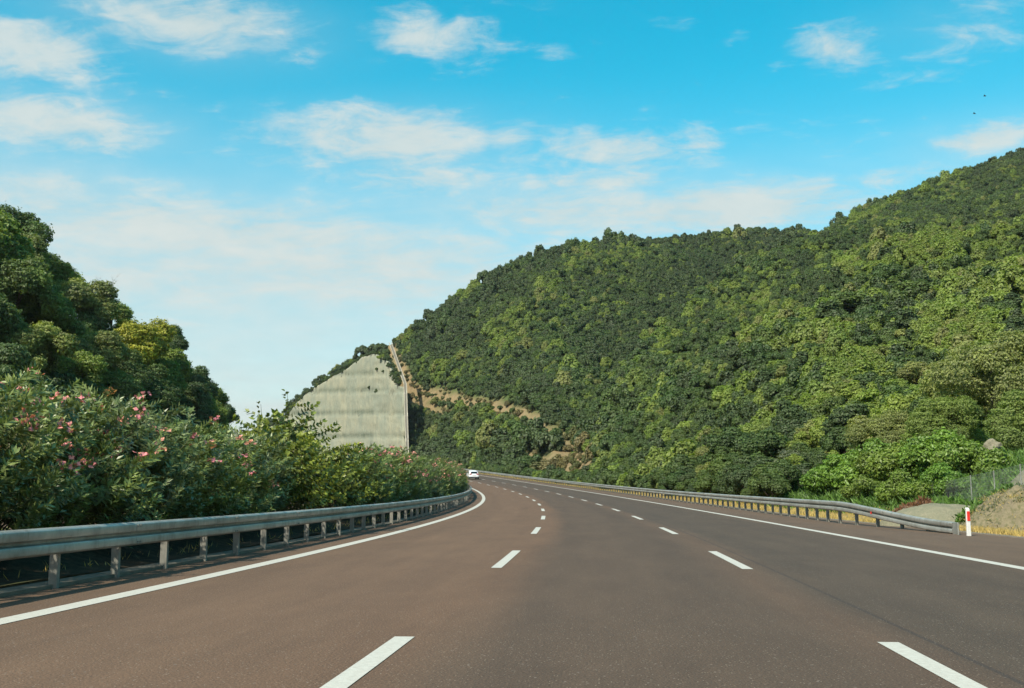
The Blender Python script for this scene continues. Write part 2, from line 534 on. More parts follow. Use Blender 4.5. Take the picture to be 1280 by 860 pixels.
# ------------------------------------------------------------------ ground, roads, markings
L_EDGE_L, L_LINE_L, L_LINE_R, L_EDGE_R = -5.26, -1.60, 2.04, 6.05
RAIL_L, RAIL_R = -6.32, 8.15
def pave_right(s): return 8.75 + 1.2 * (1 - sstep(24, 44, s))
g = mesh_from('ground', *[[(-2400, -1500, -2.5), (2400, -1500, -2.5), (2400, 2800, -2.5), (-2400, 2800, -2.5)], [(0, 1, 2, 3)]], M['ground'])
tag(obj('ground', g), kind='structure')

ROAD = strip('road', -30, 430, -6.45, pave_right, M['asphalt'], 0.0, 2.0, None, 8, 'structure')
strip('edge_line', -20, 300, L_EDGE_L - .125, L_EDGE_L + .125, M['paint'], 0.005, 2.0, ROAD)
strip('edge_line', -20, 300, L_EDGE_R - .11, L_EDGE_R + .11, M['paint'], 0.005, 2.0, ROAD)
for Lc in (L_LINE_L, L_LINE_R):
    for n in range(-1, 24):
        s1 = 8.39 + 12 * n
        strip('lane_dash', s1 - 4.5, s1, Lc - .078, Lc + .078, M['paint'], 0.005, 1.2, ROAD)

# median: kerb, soil bed, opposite carriageway
kv, kf = [], []
tag(strip('median_bed', -30, 430, -6.75, -10.2, M['soil'], 0.0, 2.0, None, 8,
          zf=lambda s, L: 0.06 + 0.30 * sstep(-6.9, -8.2, L) * (1 if L > -9.2 else 0.6) + 0.05 * fbm(s * .7, L * .9)), kind='structure')
def kerb(name, s0, s1, La, Lb, h):
    n = int((s1 - s0) / 2)
    v, f = [], []
    for i in range(n + 1):
        s = s0 + (s1 - s0) * i / n
        la = La(s) if callable(La) else La
        lb = Lb(s) if callable(Lb) else Lb
        for (L, z) in ((la, -.05), (la + .02, h), (lb, h), (lb, -.05)):
            v.append(road(s, L, z))
    for i in range(n):
        for j in range(3):
            a = i * 4 + j
            f.append((a, a + 1, a + 5, a + 4))
    o = obj(name, mesh_from(name, v, f, M['kerb']))
    return tag(o, kind='structure')
kerb('median_kerb', -30, 430, -6.45, -6.76, 0.045)
strip('opposite_road', -30, 430, -10.2, -24.5, M['asphalt'], -0.01, 3.0, None, 4, 'structure')

# right verge, from pavement edge out to the foot of the hill
def verge_z(s, L):
    e = L - pave_right(s)
    return -0.02 + 0.10 * fbm(s * .25, L * .4) * sstep(0.2, 1.5, e) + 0.5 * sstep(2.5, 6, e) - 0.15 * sstep(.3, 1.2, e) * (1 - sstep(1.2, 2.6, e))
strip('right_verge', -30, 430, pave_right, lambda s: 20.0, M['verge'], 0.0, 1.5, None, 16, 'structure', verge_z)
kerb('pavement_edge', -30, 120, lambda s: pave_right(s) - .02, lambda s: pave_right(s) + .26, 0.02)

# ------------------------------------------------------------------ hills
def az_of(xp): return math.atan2(*(lambda v: (v.x, v.y))(ray(xp, 616)))
def foot_on_road(xp, L):
    """place where the line of sight at photo column xp meets the line at offset L beside the road"""
    a = az_of(xp)
    lo, hi = 4.0, 470.0
    for _ in range(50):
        m_ = (lo + hi) / 2
        p = road(m_, L)
        if math.atan2(p.x, p.y) > a: lo = m_
        else: hi = m_
    return lo, road(lo, L)

class Hill:
    """slope from its foot beside the road up to its ridge, in columns"""
    def __init__(s, ridge, foot, power, namp, x0, x1, dxp):
        s.ridge, s.foot, s.power, s.namp = ridge, foot, power, namp
        s.x0, s.x1, s.dxp = x0, x1, dxp
        s.cache = {}
    def col(s, xp):
        k = round(xp * 4)
        if k not in s.cache:
            yr, D = lerp_tab(s.ridge, xp)
            fp = s.foot(xp)
            p = px(xp, yr, D)
            d0 = math.hypot(fp.x, fp.y)
            s.cache[k] = (fp, p, d0, D)
        return s.cache[k]
    def at(s, xp, t):
        fp, rp, d0, D = s.col(xp)
        u = max(t, 0)
        if t <= 1:
            h = u ** s.power
            z = fp.z + (rp.z - fp.z) * h
        else:
            z = rp.z - (rp.z - fp.z) * ((t - 1) * 0.9)
        q = fp.lerp(rp, t) if t <= 1 else rp + (rp - fp) * (t - 1)
        am = s.namp * sstep(0.03, 0.3, t) * (1 - 0.75 * sstep(0.75, 1.0, t))
        z += am * fbm(q.x * 0.014 + 11, q.y * 0.014, 4)
        return Vector((q.x, q.y, z))
    def build(s, name, mat, nt_=40):
        cols = int((s.x1 - s.x0) / s.dxp)
        ts = [(i / nt_) ** 1.3 for i in range(nt_ + 1)] + [1.06, 1.15, 1.3, 1.6]
        v, f = [], []
        for i in range(cols + 1):
            xp = s.x0 + s.dxp * i
            for t in ts: v.append(s.at(xp, t))
        m_ = len(ts)
        for i in range(cols):
            for j in range(m_ - 1):
                a = i * m_ + j
                f.append((a, a + m_, a + m_ + 1, a + 1))
        return tag(obj(name, mesh_from(name, v, f, mat, True)), kind='structure')

RIDGE_A = [(200, 640, 620), (300, 556, 560), (330, 532, 540), (352, 520, 520), (370, 503, 505), (409, 470, 485), (430, 460, 475), (452, 444, 463), (470, 438, 455), (495, 428, 446), (520, 414, 440), (560, 385, 430), (600, 359, 430),
           (650, 332, 440), (700, 317, 455), (760, 306, 475), (850, 298, 510), (930, 293, 545), (1010, 293, 580), (1100, 300, 620), (1250, 320, 660)]
RIDGE_B = [(690, 592, 240), (720, 535, 245), (760, 487, 258), (810, 436, 285), (870, 384, 325), (940, 335, 365), (1000, 302, 410),
           (1050, 279, 450), (1120, 252, 500), (1200, 223, 550), (1280, 195, 600), (1450, 150, 640), (1800, 120, 600), (2600, 110, 480)]
def foot_A(xp):
    if xp < 690: return foot_on_road(xp, 15.0)[1] + Vector((0, 0, .3))
    p = foot_on_road(690, 15.0)[1]
    d = math.hypot(p.x, p.y) + (xp - 690) * 0.12
    q = px(xp, 616, d); q.z = zroad(d) + 0.3 + (xp - 690) * 0.02
    return q
def foot_B(xp): return foot_on_road(xp, 13.0 if xp > 760 else 13 + (760 - xp) * .05)[1] + Vector((0, 0, .35))

m, gg, out = new_mat('hillside_ground')
tcn = gg.n('ShaderNodeTexCoord')
o_ = tcn.outputs['Object']
n1 = gg.noise(o_, 0.03, 5, 0.6); n2 = gg.noise(o_, 0.5, 5, 0.65); n3 = gg.noise(o_, 4, 3, 0.6)
c = gg.mix(gg.maprange(n1, .35, .65), (.055, .085, .026), (.075, .105, .030))
c = gg.mix(gg.maprange(n2, .5, .75, 0, .5), c, (.10, .10, .045))
at = gg.n('ShaderNodeAttribute'); at.attribute_name = 'bare'
tan_c = gg.mix(gg.maprange(n2, .35, .65), (.28, .205, .11), (.19, .14, .07))
c = gg.mix(gg.math('MULTIPLY', at.outputs['Fac'], gg.maprange(n2, .15, .55, .5, 1.0)), c, tan_c)
pbsdf(gg, out, c, .95, 0, .1, bump(gg, gg.math('ADD', n2, n3), .8, .3))
M['hill_ground'] = m

hillA = Hill(RIDGE_A, foot_A, 1.12, 9.0, 200, 1250, 6)
hillB = Hill(RIDGE_B, foot_B, 1.30, 17.0, 690, 2600, 8)
obA = hillA.build('far_hill', M['hill_ground'])
obB = hillB.build('right_hill', M['hill_ground'])

# bare tan ground on the hills: the old track across the far hill and the scar beside the gully (photo columns, rows)
BARE = [((505, 487), (560, 498), 8), ((560, 498), (620, 512), 7.5), ((620, 512), (668, 528), 11), ((690, 548), (722, 578), 14), ((700, 562), (735, 585), 10),
        ((487, 432), (512, 478), 7), ((512, 500), (560, 520), 5), ((655, 515), (700, 555), 5), ((660, 575), (720, 592), 10)]
def bare_at(p):
    q = to_px(p)
    if q is None: return 0.0
    best = 0.0
    for (a, c_, w) in BARE:
        ax, ay = a; bx, by = c_
        t = max(0, min(1, ((q[0] - ax) * (bx - ax) + (q[1] - ay) * (by - ay)) / ((bx - ax) ** 2 + (by - ay) ** 2)))
        d = math.hypot(q[0] - ax - t * (bx - ax), q[1] - ay - t * (by - ay))
        best = max(best, 1 - sstep(w * .7, w * 1.5, d))
    return best
for o in (obA, obB):
    a = o.data.attributes.new('bare', 'FLOAT', 'POINT')
    a.data.foreach_set('value', [bare_at(v.co) if 470 < (to_px(v.co) or (0,))[0] < 760 else 0.0 for v in o.data.vertices])

# left hill beyond the opposite carriageway
def left_z(s, L):
    w = -L - 27.0
    if w < 0: return zroad(s) * (0.6 if s > 200 else 1) - 0.05
    top = 34 * (1 - sstep(70, 150, s)) + 6 * (1 - sstep(150, 200, s))
    z = 0.72 * w
    z = top * (1 - math.exp(-z / max(top, .5))) if top > 0.5 else 0
    return zroad(s) - .05 + z * 1.0 + 1.2 * fbm(s * .06, L * .06) * sstep(0, 8, w)
v, f = [], []
SS = [-60 + 6 * i for i in range(60)]
LL = [-24.5 - 0.5, -26, -27] + [-27 - 3.5 * i for i in range(1, 40)]
for s in SS:
    for L in LL:
        p = road(s, L); p.z = left_z(s, L); v.append(p)
nL = len(LL)
for i in range(len(SS) - 1):
    for j in range(nL - 1):
        a = i * nL + j
        f.append((a, a + nL, a + nL + 1, a + 1))
me = mesh_from('left_hill', v, f, M['hill_ground'], True)
tag(obj('left_hill', me), kind='structure')

# ------------------------------------------------------------------ foliage meshes (numpy)
def unit(a): return a / np.maximum(np.linalg.norm(a, axis=-1, keepdims=True), 1e-9)

def leaves_mesh(name, c, axis, nrm, length, width, lv, mat, fold=0.18, base=None):
    """folded kite-shaped blades: c = blade base, axis = to the tip"""
    n = len(c)
    axis = unit(axis)
    side = unit(np.cross(axis, nrm))
    up = np.cross(side, axis)
    length = np.broadcast_to(length, (n,))[:, None]; width = np.broadcast_to(width, (n,))[:, None]
    p0 = c
    p2 = c + axis * length
    mid = c + axis * length * 0.45
    p1 = mid + side * width * 0.5 + up * width * fold
    p3 = mid - side * width * 0.5 + up * width * fold
    V = np.stack([p0, p1, p2, p3], 1).reshape(-1, 3)
    idx = np.arange(n)[:, None] * 4
    T = np.concatenate([idx + [0, 2, 1], idx + [0, 3, 2]], 1).reshape(-1).astype(np.int32)
    me = bpy.data.meshes.new(name)
    me.vertices.add(len(V)); me.vertices.foreach_set('co', V.astype(np.float32).ravel())
    me.loops.add(len(T)); me.loops.foreach_set('vertex_index', T)
    nf = len(T) // 3
    me.polygons.add(nf)
    me.polygons.foreach_set('loop_start', (np.arange(nf) * 3).astype(np.int32))
    me.update(calc_edges=True)
    a = me.attributes.new('lv', 'FLOAT', 'POINT')
    a.data.foreach_set('value', np.repeat(np.clip(lv, 0, 1), 4).astype(np.float32))
    me.materials.append(mat)
    return me

def rand_dir(r, n):
    return unit(r.normal(size=(n, 3)))

def crown(name, seed, rad, n_lobes, n_leaf, leaf, mat, flat=0.8, lobe=(0.30, 0.48), aspect=0.55, up_bias=0.35, drop=0.2, scatter=.16, jit=.30):
    """crown of leafy clumps round (0,0,0); returns the mesh and the clump centres (for the limbs)"""
    r = np.random.default_rng(seed)
    rx, ry, rz = rad
    d = rand_dir(r, n_lobes)
    d[:, 2] = np.where(d[:, 2] < -0.35, -d[:, 2] * .6, d[:, 2])
    rr = r.uniform(0.35, 0.78, n_lobes) ** 0.7
    lc = d * rr[:, None] * np.array([rx, ry, rz])
    lc[:max(1, n_lobes // 6)] *= 0.35
    lr = r.uniform(lobe[0], lobe[1], n_lobes) * (rx + ry + rz) / 3
    w = lr ** 2; w /= w.sum()
    li = r.choice(n_lobes, n_leaf, p=w)
    od = unit(lc / np.array([rx, ry, rz]) + 1e-6)
    nd = rand_dir(r, n_leaf)
    k = (nd * od[li]).sum(1)
    flip = k < -0.25
    nd[flip] = nd[flip] - 2 * k[flip][:, None] * od[li][flip]
    # clumped surface: small sub-tufts
    tuft = 0.12 * np.sin(nd[:, 0] * 9 + li) * np.sin(nd[:, 1] * 9 + li * 2) + 0.1 * np.sin(nd[:, 2] * 13 + li * 3)
    rad_f = np.clip(1 - np.abs(r.normal(0, scatter, n_leaf)), 0.3, 1.15) + tuft + np.where(r.random(n_leaf) < .05, r.uniform(0, .25, n_leaf), 0)
    c = lc[li] + nd * (lr[li] * rad_f)[:, None] * np.array([1, 1, flat])
    nrm = unit(nd * 1.0 + np.array([0, 0, up_bias]) + r.normal(0, jit, (n_leaf, 3)))
    ax = r.normal(size=(n_leaf, 3)); ax[:, 2] -= drop
    ax = unit(ax - (ax * nrm).sum(1, keepdims=True) * nrm)
    lobe_v = r.uniform(0.15, 0.85, n_lobes)
    lv = 0.55 * lobe_v[li] + 0.45 * r.random(n_leaf)
    size = leaf * r.uniform(0.65, 1.3, n_leaf)
    c = c - ax * size[:, None] * 0.5
    return leaves_mesh(name, c, ax, nrm, size, size * aspect, lv, mat), lc, lr

def trunk_mesh(name, height, r0, lc, center_z, mat, nlimb=6, lean=(0, 0), sides=7, deep=.6):
    mb = MB()
    top = Vector((lean[0], lean[1], center_z))
    pts, rad = [], []
    for i in range(6):
        t = i / 5
        pts.append(Vector((lean[0] * t * t + .05 * math.sin(7 * t), lean[1] * t * t, -deep + (center_z + deep) * t)))
        rad.append(r0 * (1.25 - .75 * t if i else 1.5))
    mb.tube(pts, rad, sides)
    for k in range(min(nlimb, len(lc))):
        e = Vector(lc[-1 - k]) + Vector((0, 0, center_z))
        a = pts[3 + k % 3] if deep < 1 else pts[5] + Vector((0, 0, -.5 - .3 * (k % 3)))
        midp = a.lerp(e, .5) + Vector((0, 0, -.08 * (e - a).length))
        mb.tube([a, midp, e], [r0 * .42, r0 * .28, r0 * .08], 5)
    return mb.mesh(name, mat, True)

class TreeKind:
    """a crown + trunk pair whose copies share mesh data; crown centre height = cz at scale 1"""
    def __init__(s, name, seed, rad, n_lobes, n_leaf, leaf, mat, cz, tr=0.12, deep=.6, **kw):
        s.crown, lc, lr = crown(name + '_crown', seed, rad, n_lobes, n_leaf, leaf, mat, **kw)
        s.trunk = trunk_mesh(name + '_trunk', cz, tr, lc, cz, M['bark'], deep=deep)
        s.cz = cz; s.rad = rad
    def place(s, name, loc, scale, rz, label, cat, group, trunk_len=None, sz=1.0):
        e = empty(name, loc, rz)
        k = scale if not isinstance(scale, (tuple, list)) else scale[0]
        e.scale = (k, k, k * sz)
        c_ = obj('crown', s.crown, e, (0, 0, s.cz))
        obj('trunk', s.trunk, e)
        tag(e, label, cat, group)
        return e

# ------------------------------------------------------------------ hillside woods
CUT = [(352, 530), (368, 507), (382, 493), (409, 474), (427, 465), (452, 447), (470, 442), (485, 453), (489, 468), (493, 481), (504, 484)]
def cut_top(x):
    return lerp_tab(CUT, x)[0]
def in_cut(q):
    return 340 < q[0] < 511 and q[1] > cut_top(q[0]) + 1

# small kinds for the mass of the wood (a few pixels each)
HK = []
stuff_col = bpy.data.collections.new('wood_kinds')
def stuff_kind(i, me):
    o = bpy.data.objects.new('wood_kind_%02d' % i, me)
    stuff_col.objects.link(o)
KINDS = [('hill_mid', 0), ('hill_mid', 1), ('hill_mid', 2), ('hill_dark', 3), ('hill_dark', 4), ('hill_yellow', 5), ('hill_yellow', 6), ('hill_tan', 7)]
for i, (mk, sd_) in enumerate(KINDS):
    me, _, _ = crown('wood_crown', 100 + sd_, [(2.0, 2.0, 1.7), (2.4, 1.8, 1.5), (1.7, 2.1, 2.1), (1.9, 1.9, 2.3), (2.2, 2.0, 1.3), (2.3, 1.9, 1.5), (1.8, 2.2, 1.8), (2, 2, 1.5)][i], 22, 2600, 0.36, M[mk], flat=.9, lobe=(.2, .46), jit=.36, aspect=.7, scatter=.2)
    stuff_kind(i, me)

# finer kinds for the nearest trees of the right hill
NK = {}
for i, (mk, sd_) in enumerate(KINDS[:7]):
    NK[i] = TreeKind('hill_tree', 200 + sd_, (2.0, 2.0, 1.9), 17, 9000, 0.19, M[mk], 2.0, 0.10, lobe=(.24, .40), aspect=.62, flat=.9, jit=.42)

def species(r, q, z, edge, which):
    """mix of kinds by where on the slope it grows: dark pines along the ridge, yellow-green maquis low on the right"""
    w = [1.0, 1.0, 1.0, .75, .45, .28, .22, .02]
    if which == 'A' and q[0] > 740 and q[1] > lerp_tab(RIDGE_B, q[0])[0] - 60: w[3] += 2.5; w[4] += 1.2
    if which == 'A': w[3] += .5; w[5] *= .35; w[6] *= .3
    elif edge > .7: w = [1.2, 1.0, 1.2, .2, .1, .1, .1, 0]
    if edge > 0.93 and which == 'A': w = [.5, .5, .5, 2.2, 1.6, .05, .05, 0]
    yel = sstep(880, 1180, q[0]) * sstep(260, 400, q[1])
    w[5] += 3.2 * yel; w[6] += 2.6 * yel; w[3] *= 1 - .6 * yel; w[4] *= 1 - .7 * yel
    if q[0] < 690 and q[1] > 520: w = [.8, .8, .8, 1.6, 1.0, .1, .1, .02]
    w = np.array(w); w /= w.sum()
    # neighbours tend to be of one kind
    u_ = .5 + .9 * fbm(q[0] * .022 + 4, q[1] * .03 + 9, 3) + r.normal(0, .36)
    order = [3, 4, 0, 1, 2, 5, 6, 7]
    c_ = np.cumsum(w[order])
    return order[int(min(6, np.searchsorted(c_, min(.999, max(0, u_)))))]

pts = []      # (loc, scale, kind, range, photo column, row)
r = np.random.default_rng(31)
def scatter(hill, x0, x1, n, which):
    cell = {}
    tmax = 1.02
    for _ in range(n):
        xp = r.uniform(x0, x1)
        fp, rp, d0, D = hill.col(xp)
        # even cover of the slope's area
        t = (math.sqrt(r.uniform(d0 * d0, (d0 + (D - d0) * tmax) ** 2)) - d0) / (D - d0)
        p = hill.at(xp, t)
        q = to_px(p)
        if q is None: continue
        if which == 'A':
            if in_cut((q[0], q[1] - 3)): continue
            if 338 < q[0] < 512 and q[1] > cut_top(min(q[0], 503)) + 6: continue
            if q[0] > 740 and q[1] > lerp_tab(RIDGE_B, q[0])[0] + 25: continue
        if which == 'B' and q[0] > 985 and q[2] < 68: continue
        bare = bare_at(p)
        if bare > 0.35 and r.random() < 0.86: continue
        dia = 2.1 + 2.4 * r.random() ** 2.0
        dia *= .78 + .75 * vnoise(p.x * .03 + 3, p.y * .03)
        if which == 'A' and t < .12: dia *= 1.35
        if t > .93: dia *= r.uniform(.9, 1.6)
        if which == 'B' and t < .05: dia *= .8
        k = (int(p.x // 3), int(p.y // 3))
        ok = True
        for i in (-1, 0, 1):
            for j in (-1, 0, 1):
                for (o, od) in cell.get((k[0] + i, k[1] + j), ()):
                    if (o.x - p.x) ** 2 + (o.y - p.y) ** 2 < (0.25 * (dia + od)) ** 2: ok = False; break
                if not ok: break
            if not ok: break
        if not ok: continue
        cell.setdefault(k, []).append((p, dia))
        scar = abs(q[0] - 700) < 45 and q[1] > 545
        kind = 7 if (bare > .25 and r.random() < .6) or (scar and r.random() < .35) else species(r, q, p.z, t, which)
        if bare > .25: dia *= .55
        pts.append((p, dia / 4.0, kind, q[2], q[0], q[1], t))
scatter(hillA, 205, 1035, 66000, 'A')
scatter(hillB, 700, 1400, 64000, 'B')
for s_ in np.arange(62, 260, 1.25):          # low shrubs right behind the guardrail
    L_ = 11.2 + abs(r.normal(0, .9)) + (0 if s_ > 60 else (60 - s_) * .06)
    p = road(s_, L_, .1); q = to_px(p)
    pts.append((p, r.uniform(.38, .72), int(r.choice([0, 1, 2, 3, 5], p=[.25, .25, .2, .2, .1])), q[2], q[0], q[1], 0.0))
pts.sort(key=lambda a: a[3])
near = [a for a in pts if 520 < a[4] < 1300 and a[2] != 7][:260]
near_ids = {id(a) for a in near}
rest = [a for a in pts if id(a) not in near_ids]
print('hill trees', len(pts))

me = bpy.data.meshes.new('hillside_wood')
me.vertices.add(len(rest))
me.vertices.foreach_set('co', np.array([(a[0].x, a[0].y, a[0].z + 0.9 * a[1]) for a in rest], np.float32).ravel())
for nm, ty, data in (('kind_i', 'INT', [a[2] for a in rest]), ('sc', 'FLOAT', [a[1] for a in rest]), ('rz', 'FLOAT', list(r.uniform(0, 6.28, len(rest)))), ('sz', 'FLOAT', list(r.uniform(.75, 1.45, len(rest))))):
    at_ = me.attributes.new(nm, ty, 'POINT')
    at_.data.foreach_set('value', data)
wood = obj('hillside_wood', me)
tag(wood, 'dense green maquis and pine wood covering the far and right hills', 'wood', kind='stuff')
ng = bpy.data.node_groups.new('wood_scatter', 'GeometryNodeTree')
ng.interface.new_socket('Geometry', in_out='INPUT', socket_type='NodeSocketGeometry')
ng.interface.new_socket('Geometry', in_out='OUTPUT', socket_type='NodeSocketGeometry')
N = NB(ng)
gi = N.n('NodeGroupInput'); go = N.n('NodeGroupOutput')
m2p = N.n('GeometryNodeMeshToPoints'); iop = N.n('GeometryNodeInstanceOnPoints')
ci = N.n('GeometryNodeCollectionInfo')
ci.inputs['Collection'].default_value = stuff_col
ci.inputs['Separate Children'].default_value = True
ci.inputs['Reset Children'].default_value = True
def named(n_, ty):
    nd = N.n('GeometryNodeInputNamedAttribute', data_type=ty); nd.inputs[0].default_value = n_
    return nd.outputs['Attribute']
N.link(gi.outputs[0], m2p.inputs[0]); N.link(m2p.outputs[0], iop.inputs['Points'])
N.link(ci.outputs[0], iop.inputs['Instance'])
iop.inputs['Pick Instance'].default_value = True
N.link(named('kind_i', 'INT'), iop.inputs['Instance Index'])
rc = N.n('ShaderNodeCombineXYZ'); N.link(named('rz', 'FLOAT'), rc.inputs[2])
N.link(rc.outputs[0], iop.inputs['Rotation'])
sc_ = N.n('ShaderNodeCombineXYZ')
sA = named('sc', 'FLOAT'); N.link(sA, sc_.inputs[0]); N.link(sA, sc_.inputs[1])
mm = N.n('ShaderNodeMath', operation='MULTIPLY'); N.link(sA, mm.inputs[0]); N.link(named('sz', 'FLOAT'), mm.inputs[1]); N.link(mm.outputs[0], sc_.inputs[2])
N.link(sc_.outputs[0], iop.inputs['Scale'])
N.link(iop.outputs[0], go.inputs[0])
wood.modifiers.new('scatter', 'NODES').node_group = ng

TONE = {0: 'mid green', 1: 'mid green', 2: 'mid green', 3: 'dark green', 4: 'dark green', 5: 'yellow-green', 6: 'yellow-green', 7: 'tan'}
ZONE = [(600, 'beyond the bend behind the white car'), (690, 'beyond the bend right of the white car'), (760, 'beside the tan scar on the hill foot'), (850, 'on the slope right of the tan scar'),
        (930, 'on the slope left of the grey-green shrubs'), (1000, 'above the grey-green shrubs'), (1060, 'between the grey-green and bright green shrubs'), (1130, 'above the middle of the bright shrubs'),
        (1200, 'above the right part of the bright shrubs'), (2000, 'near the boulder and right frame edge')]
for (p, sc, kind, d, qx, qy, t) in near:
    where = next(w for lim, w in ZONE if qx < lim)
    size = 'low' if sc < .6 else ('small' if sc < 1.0 else 'broad')
    row = 'directly behind the guardrail' if d < 130 and t == 0 else ''
    tone = TONE[kind]
    desc = '%s %s %s %s' % (size, tone, 'shrub' if sc < .6 else 'tree', where + (', ' + row if row else ''))
    NK[kind].place('hill_tree' if sc >= .6 else 'hill_shrub', p - Vector((0, 0, .25)), sc * (1.0 if t > .02 else .95), r.uniform(0, 6.28),
                   desc, 'tree' if sc >= .6 else 'shrub', desc, sz=r.uniform(.8, 1.15))

# ------------------------------------------------------------------ sprayed-concrete cutting with benches, and its drain stairs
m, gg, out = new_mat('sprayed_concrete')
tcn = gg.n('ShaderNodeTexCoord')
uvn = tcn.outputs['UV']
n1 = gg.noise(gg.vmath('MULTIPLY', uvn, (1, .55, 1)), .35, 6, .65)
n2 = gg.noise(uvn, .09, 5, .6)
n3 = gg.noise(gg.vmath('MULTIPLY', uvn, (1.0, .28, 1)), 1.1, 5, .65)
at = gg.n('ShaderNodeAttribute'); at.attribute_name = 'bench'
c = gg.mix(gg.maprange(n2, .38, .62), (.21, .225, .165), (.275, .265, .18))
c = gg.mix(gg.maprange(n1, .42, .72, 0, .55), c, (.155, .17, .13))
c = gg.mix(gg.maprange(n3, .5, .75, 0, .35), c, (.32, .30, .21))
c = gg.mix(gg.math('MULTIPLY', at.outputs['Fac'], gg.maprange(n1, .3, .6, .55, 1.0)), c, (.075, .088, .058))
pbsdf(gg, out, c, .93, 0, .15, bump(gg, gg.math('ADD', n1, n3), .9, .5))
M['shotcrete'] = m
BEN = [470, 491, 519, 548]
v, f, uvc, ben = [], [], [], []
xs = [350 + 2.0 * i for i in range(78)]
NR = 64
for xp in xs:
    s_, fp = foot_on_road(xp, 13.0)
    d0 = math.hypot(fp.x, fp.y)
    yt = cut_top(xp)
    yt += 2.5 * fbm(xp * .17, 2.2) if xp < 500 else 0
    if xp > 504: yt = 484
    for j in range(NR + 1):
        y = 606 + (yt - 606) * j / NR
        hgt = (606 - y) / 1335 * d0
        wob = 2.2 * fbm(xp * .03, 3.3)
        off, bn = hgt * .40, 0.0
        for B in BEN:
            e = (B + wob) - y
            off += 3.2 * sstep(-1.2, 1.2, e)
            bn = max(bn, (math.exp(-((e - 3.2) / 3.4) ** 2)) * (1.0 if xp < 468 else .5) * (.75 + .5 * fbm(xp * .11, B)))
        off += 1.6 * fbm(xp * .05, y * .03 + 5) + .7 * fbm(xp * .35, y * .12)
        if xp > 455: off += 2.5 * fbm(xp * .05 + 9, y * .05) * sstep(455, 470, xp)
        p = px(xp, y, d0 + off)
        v.append(p); uvc.append((s_, hgt * 1.0)); ben.append(bn)
for i in range(len(xs) - 1):
    for j in range(NR):
        a = i * (NR + 1) + j
        f.append((a, a + NR + 1, a + NR + 2, a + 1))
n0 = len(v)       # back of the slab, so that it has thickness
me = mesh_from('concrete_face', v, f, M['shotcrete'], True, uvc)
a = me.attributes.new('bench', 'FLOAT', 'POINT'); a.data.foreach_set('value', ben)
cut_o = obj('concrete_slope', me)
sol = cut_o.modifiers.new('thickness', 'SOLIDIFY'); sol.thickness = 1.2; sol.offset = -1
tag(cut_o, 'grey-beige sprayed concrete cut slope with horizontal benches below the far hill', 'slope')

def cut_pt(xp, y, out_=0.0):
    s_, fp = foot_on_road(xp, 13.0)
    d0 = math.hypot(fp.x, fp.y)
    hgt = (606 - y) / 1335 * d0
    off = hgt * .40 + sum(3.2 * sstep(-1.2, 1.2, B - y) for B in BEN)
    return px(xp, y, d0 + off - out_)
st = empty('drain_stairs', cut_pt(506, 600))
tag(st, 'pale concrete drain stairs climbing the right edge of the concrete slope', 'stairs')
bi = st.location.copy()
def ribbon(xa, w, ys, out_):
    mb = MB()
    P = [(cut_pt(xa(y), y, out_), cut_pt(xa(y) + w, y, out_), cut_pt(xa(y) + w, y, out_ - 1.4), cut_pt(xa(y), y, out_ - 1.4)) for y in ys]
    V = [q - bi for row in P for q in row]
    F = []
    for i in range(len(P) - 1):
        for k in range(4):
            a_, b2 = i * 4 + k, i * 4 + (k + 1) % 4
            F.append((a_, b2, b2 + 4, a_ + 4))
    F.append((0, 3, 2, 1)); F.append(tuple(len(V) - 4 + k for k in range(4)))
    return mb.add(V, F)
def xa(y): return 504.5 + (y - 480) * .03 if y > 480 else 504.5 - (480 - y) * .36
ysr = [592 - 4 * i for i in range(42)]
M['pale_conc'] = simple('pale_concrete', (.36, .33, .25), .85, 0, .2, .4)
obj('side_wall', ribbon(xa, .9, ysr, 2.0).mesh('drain_wall', M['pale_conc']), st)
obj('side_wall', ribbon(lambda y: xa(y) + 3.2, .9, ysr, 2.0).mesh('drain_wall', M['pale_conc']), st)
mb = MB()
for i in range(160):
    y = 591 - i * 1.0
    a_, c_ = cut_pt(xa(y) + .9, y, 1.3) - bi, cut_pt(xa(y) + 3.2, y, 1.3) - bi
    w_ = (c_ - a_)
    mb.add([a_, c_, c_ + Vector((0, 0, .22)), a_ + Vector((0, 0, .22)), a_ + Vector((0, .9, 0)), c_ + Vector((0, .9, 0)), c_ + Vector((0, .9, .22)), a_ + Vector((0, .9, .22))],
           [(0, 1, 2, 3), (5, 4, 7, 6), (3, 2, 6, 7), (1, 5, 6, 2), (4, 0, 3, 7)])
tag(obj('stair_flight', mb.mesh('stair_flight', simple('weathered_concrete', (.22, .21, .17), .9)), st), kind='stuff')

for (xq, yq, k, sc) in ((471, 490, 3, .55), (462, 485, 3, .42), (471, 462, 0, .42), (479, 465, 0, .38), (497, 478, 3, .8), (492, 470, 2, .7)):
    p = cut_pt(xq, yq, 1.0)
    NK[k].place('slope_shrub', p - Vector((0, 0, 1.9 * sc)), sc, xq, {471: 'dark shrub growing out of the middle of the concrete slope', 462: 'small shrub left of the dark shrub on the concrete slope',
                479: 'right one of two small shrubs high on the concrete slope', 497: 'dark rounded shrub at the top of the drain stairs', 492: 'green shrub beside the concrete slope above the drain stairs'}[xq] if (xq, yq) != (471, 462) else 'left one of two small shrubs high on the concrete slope', 'shrub', 'shrubs on the concrete slope')

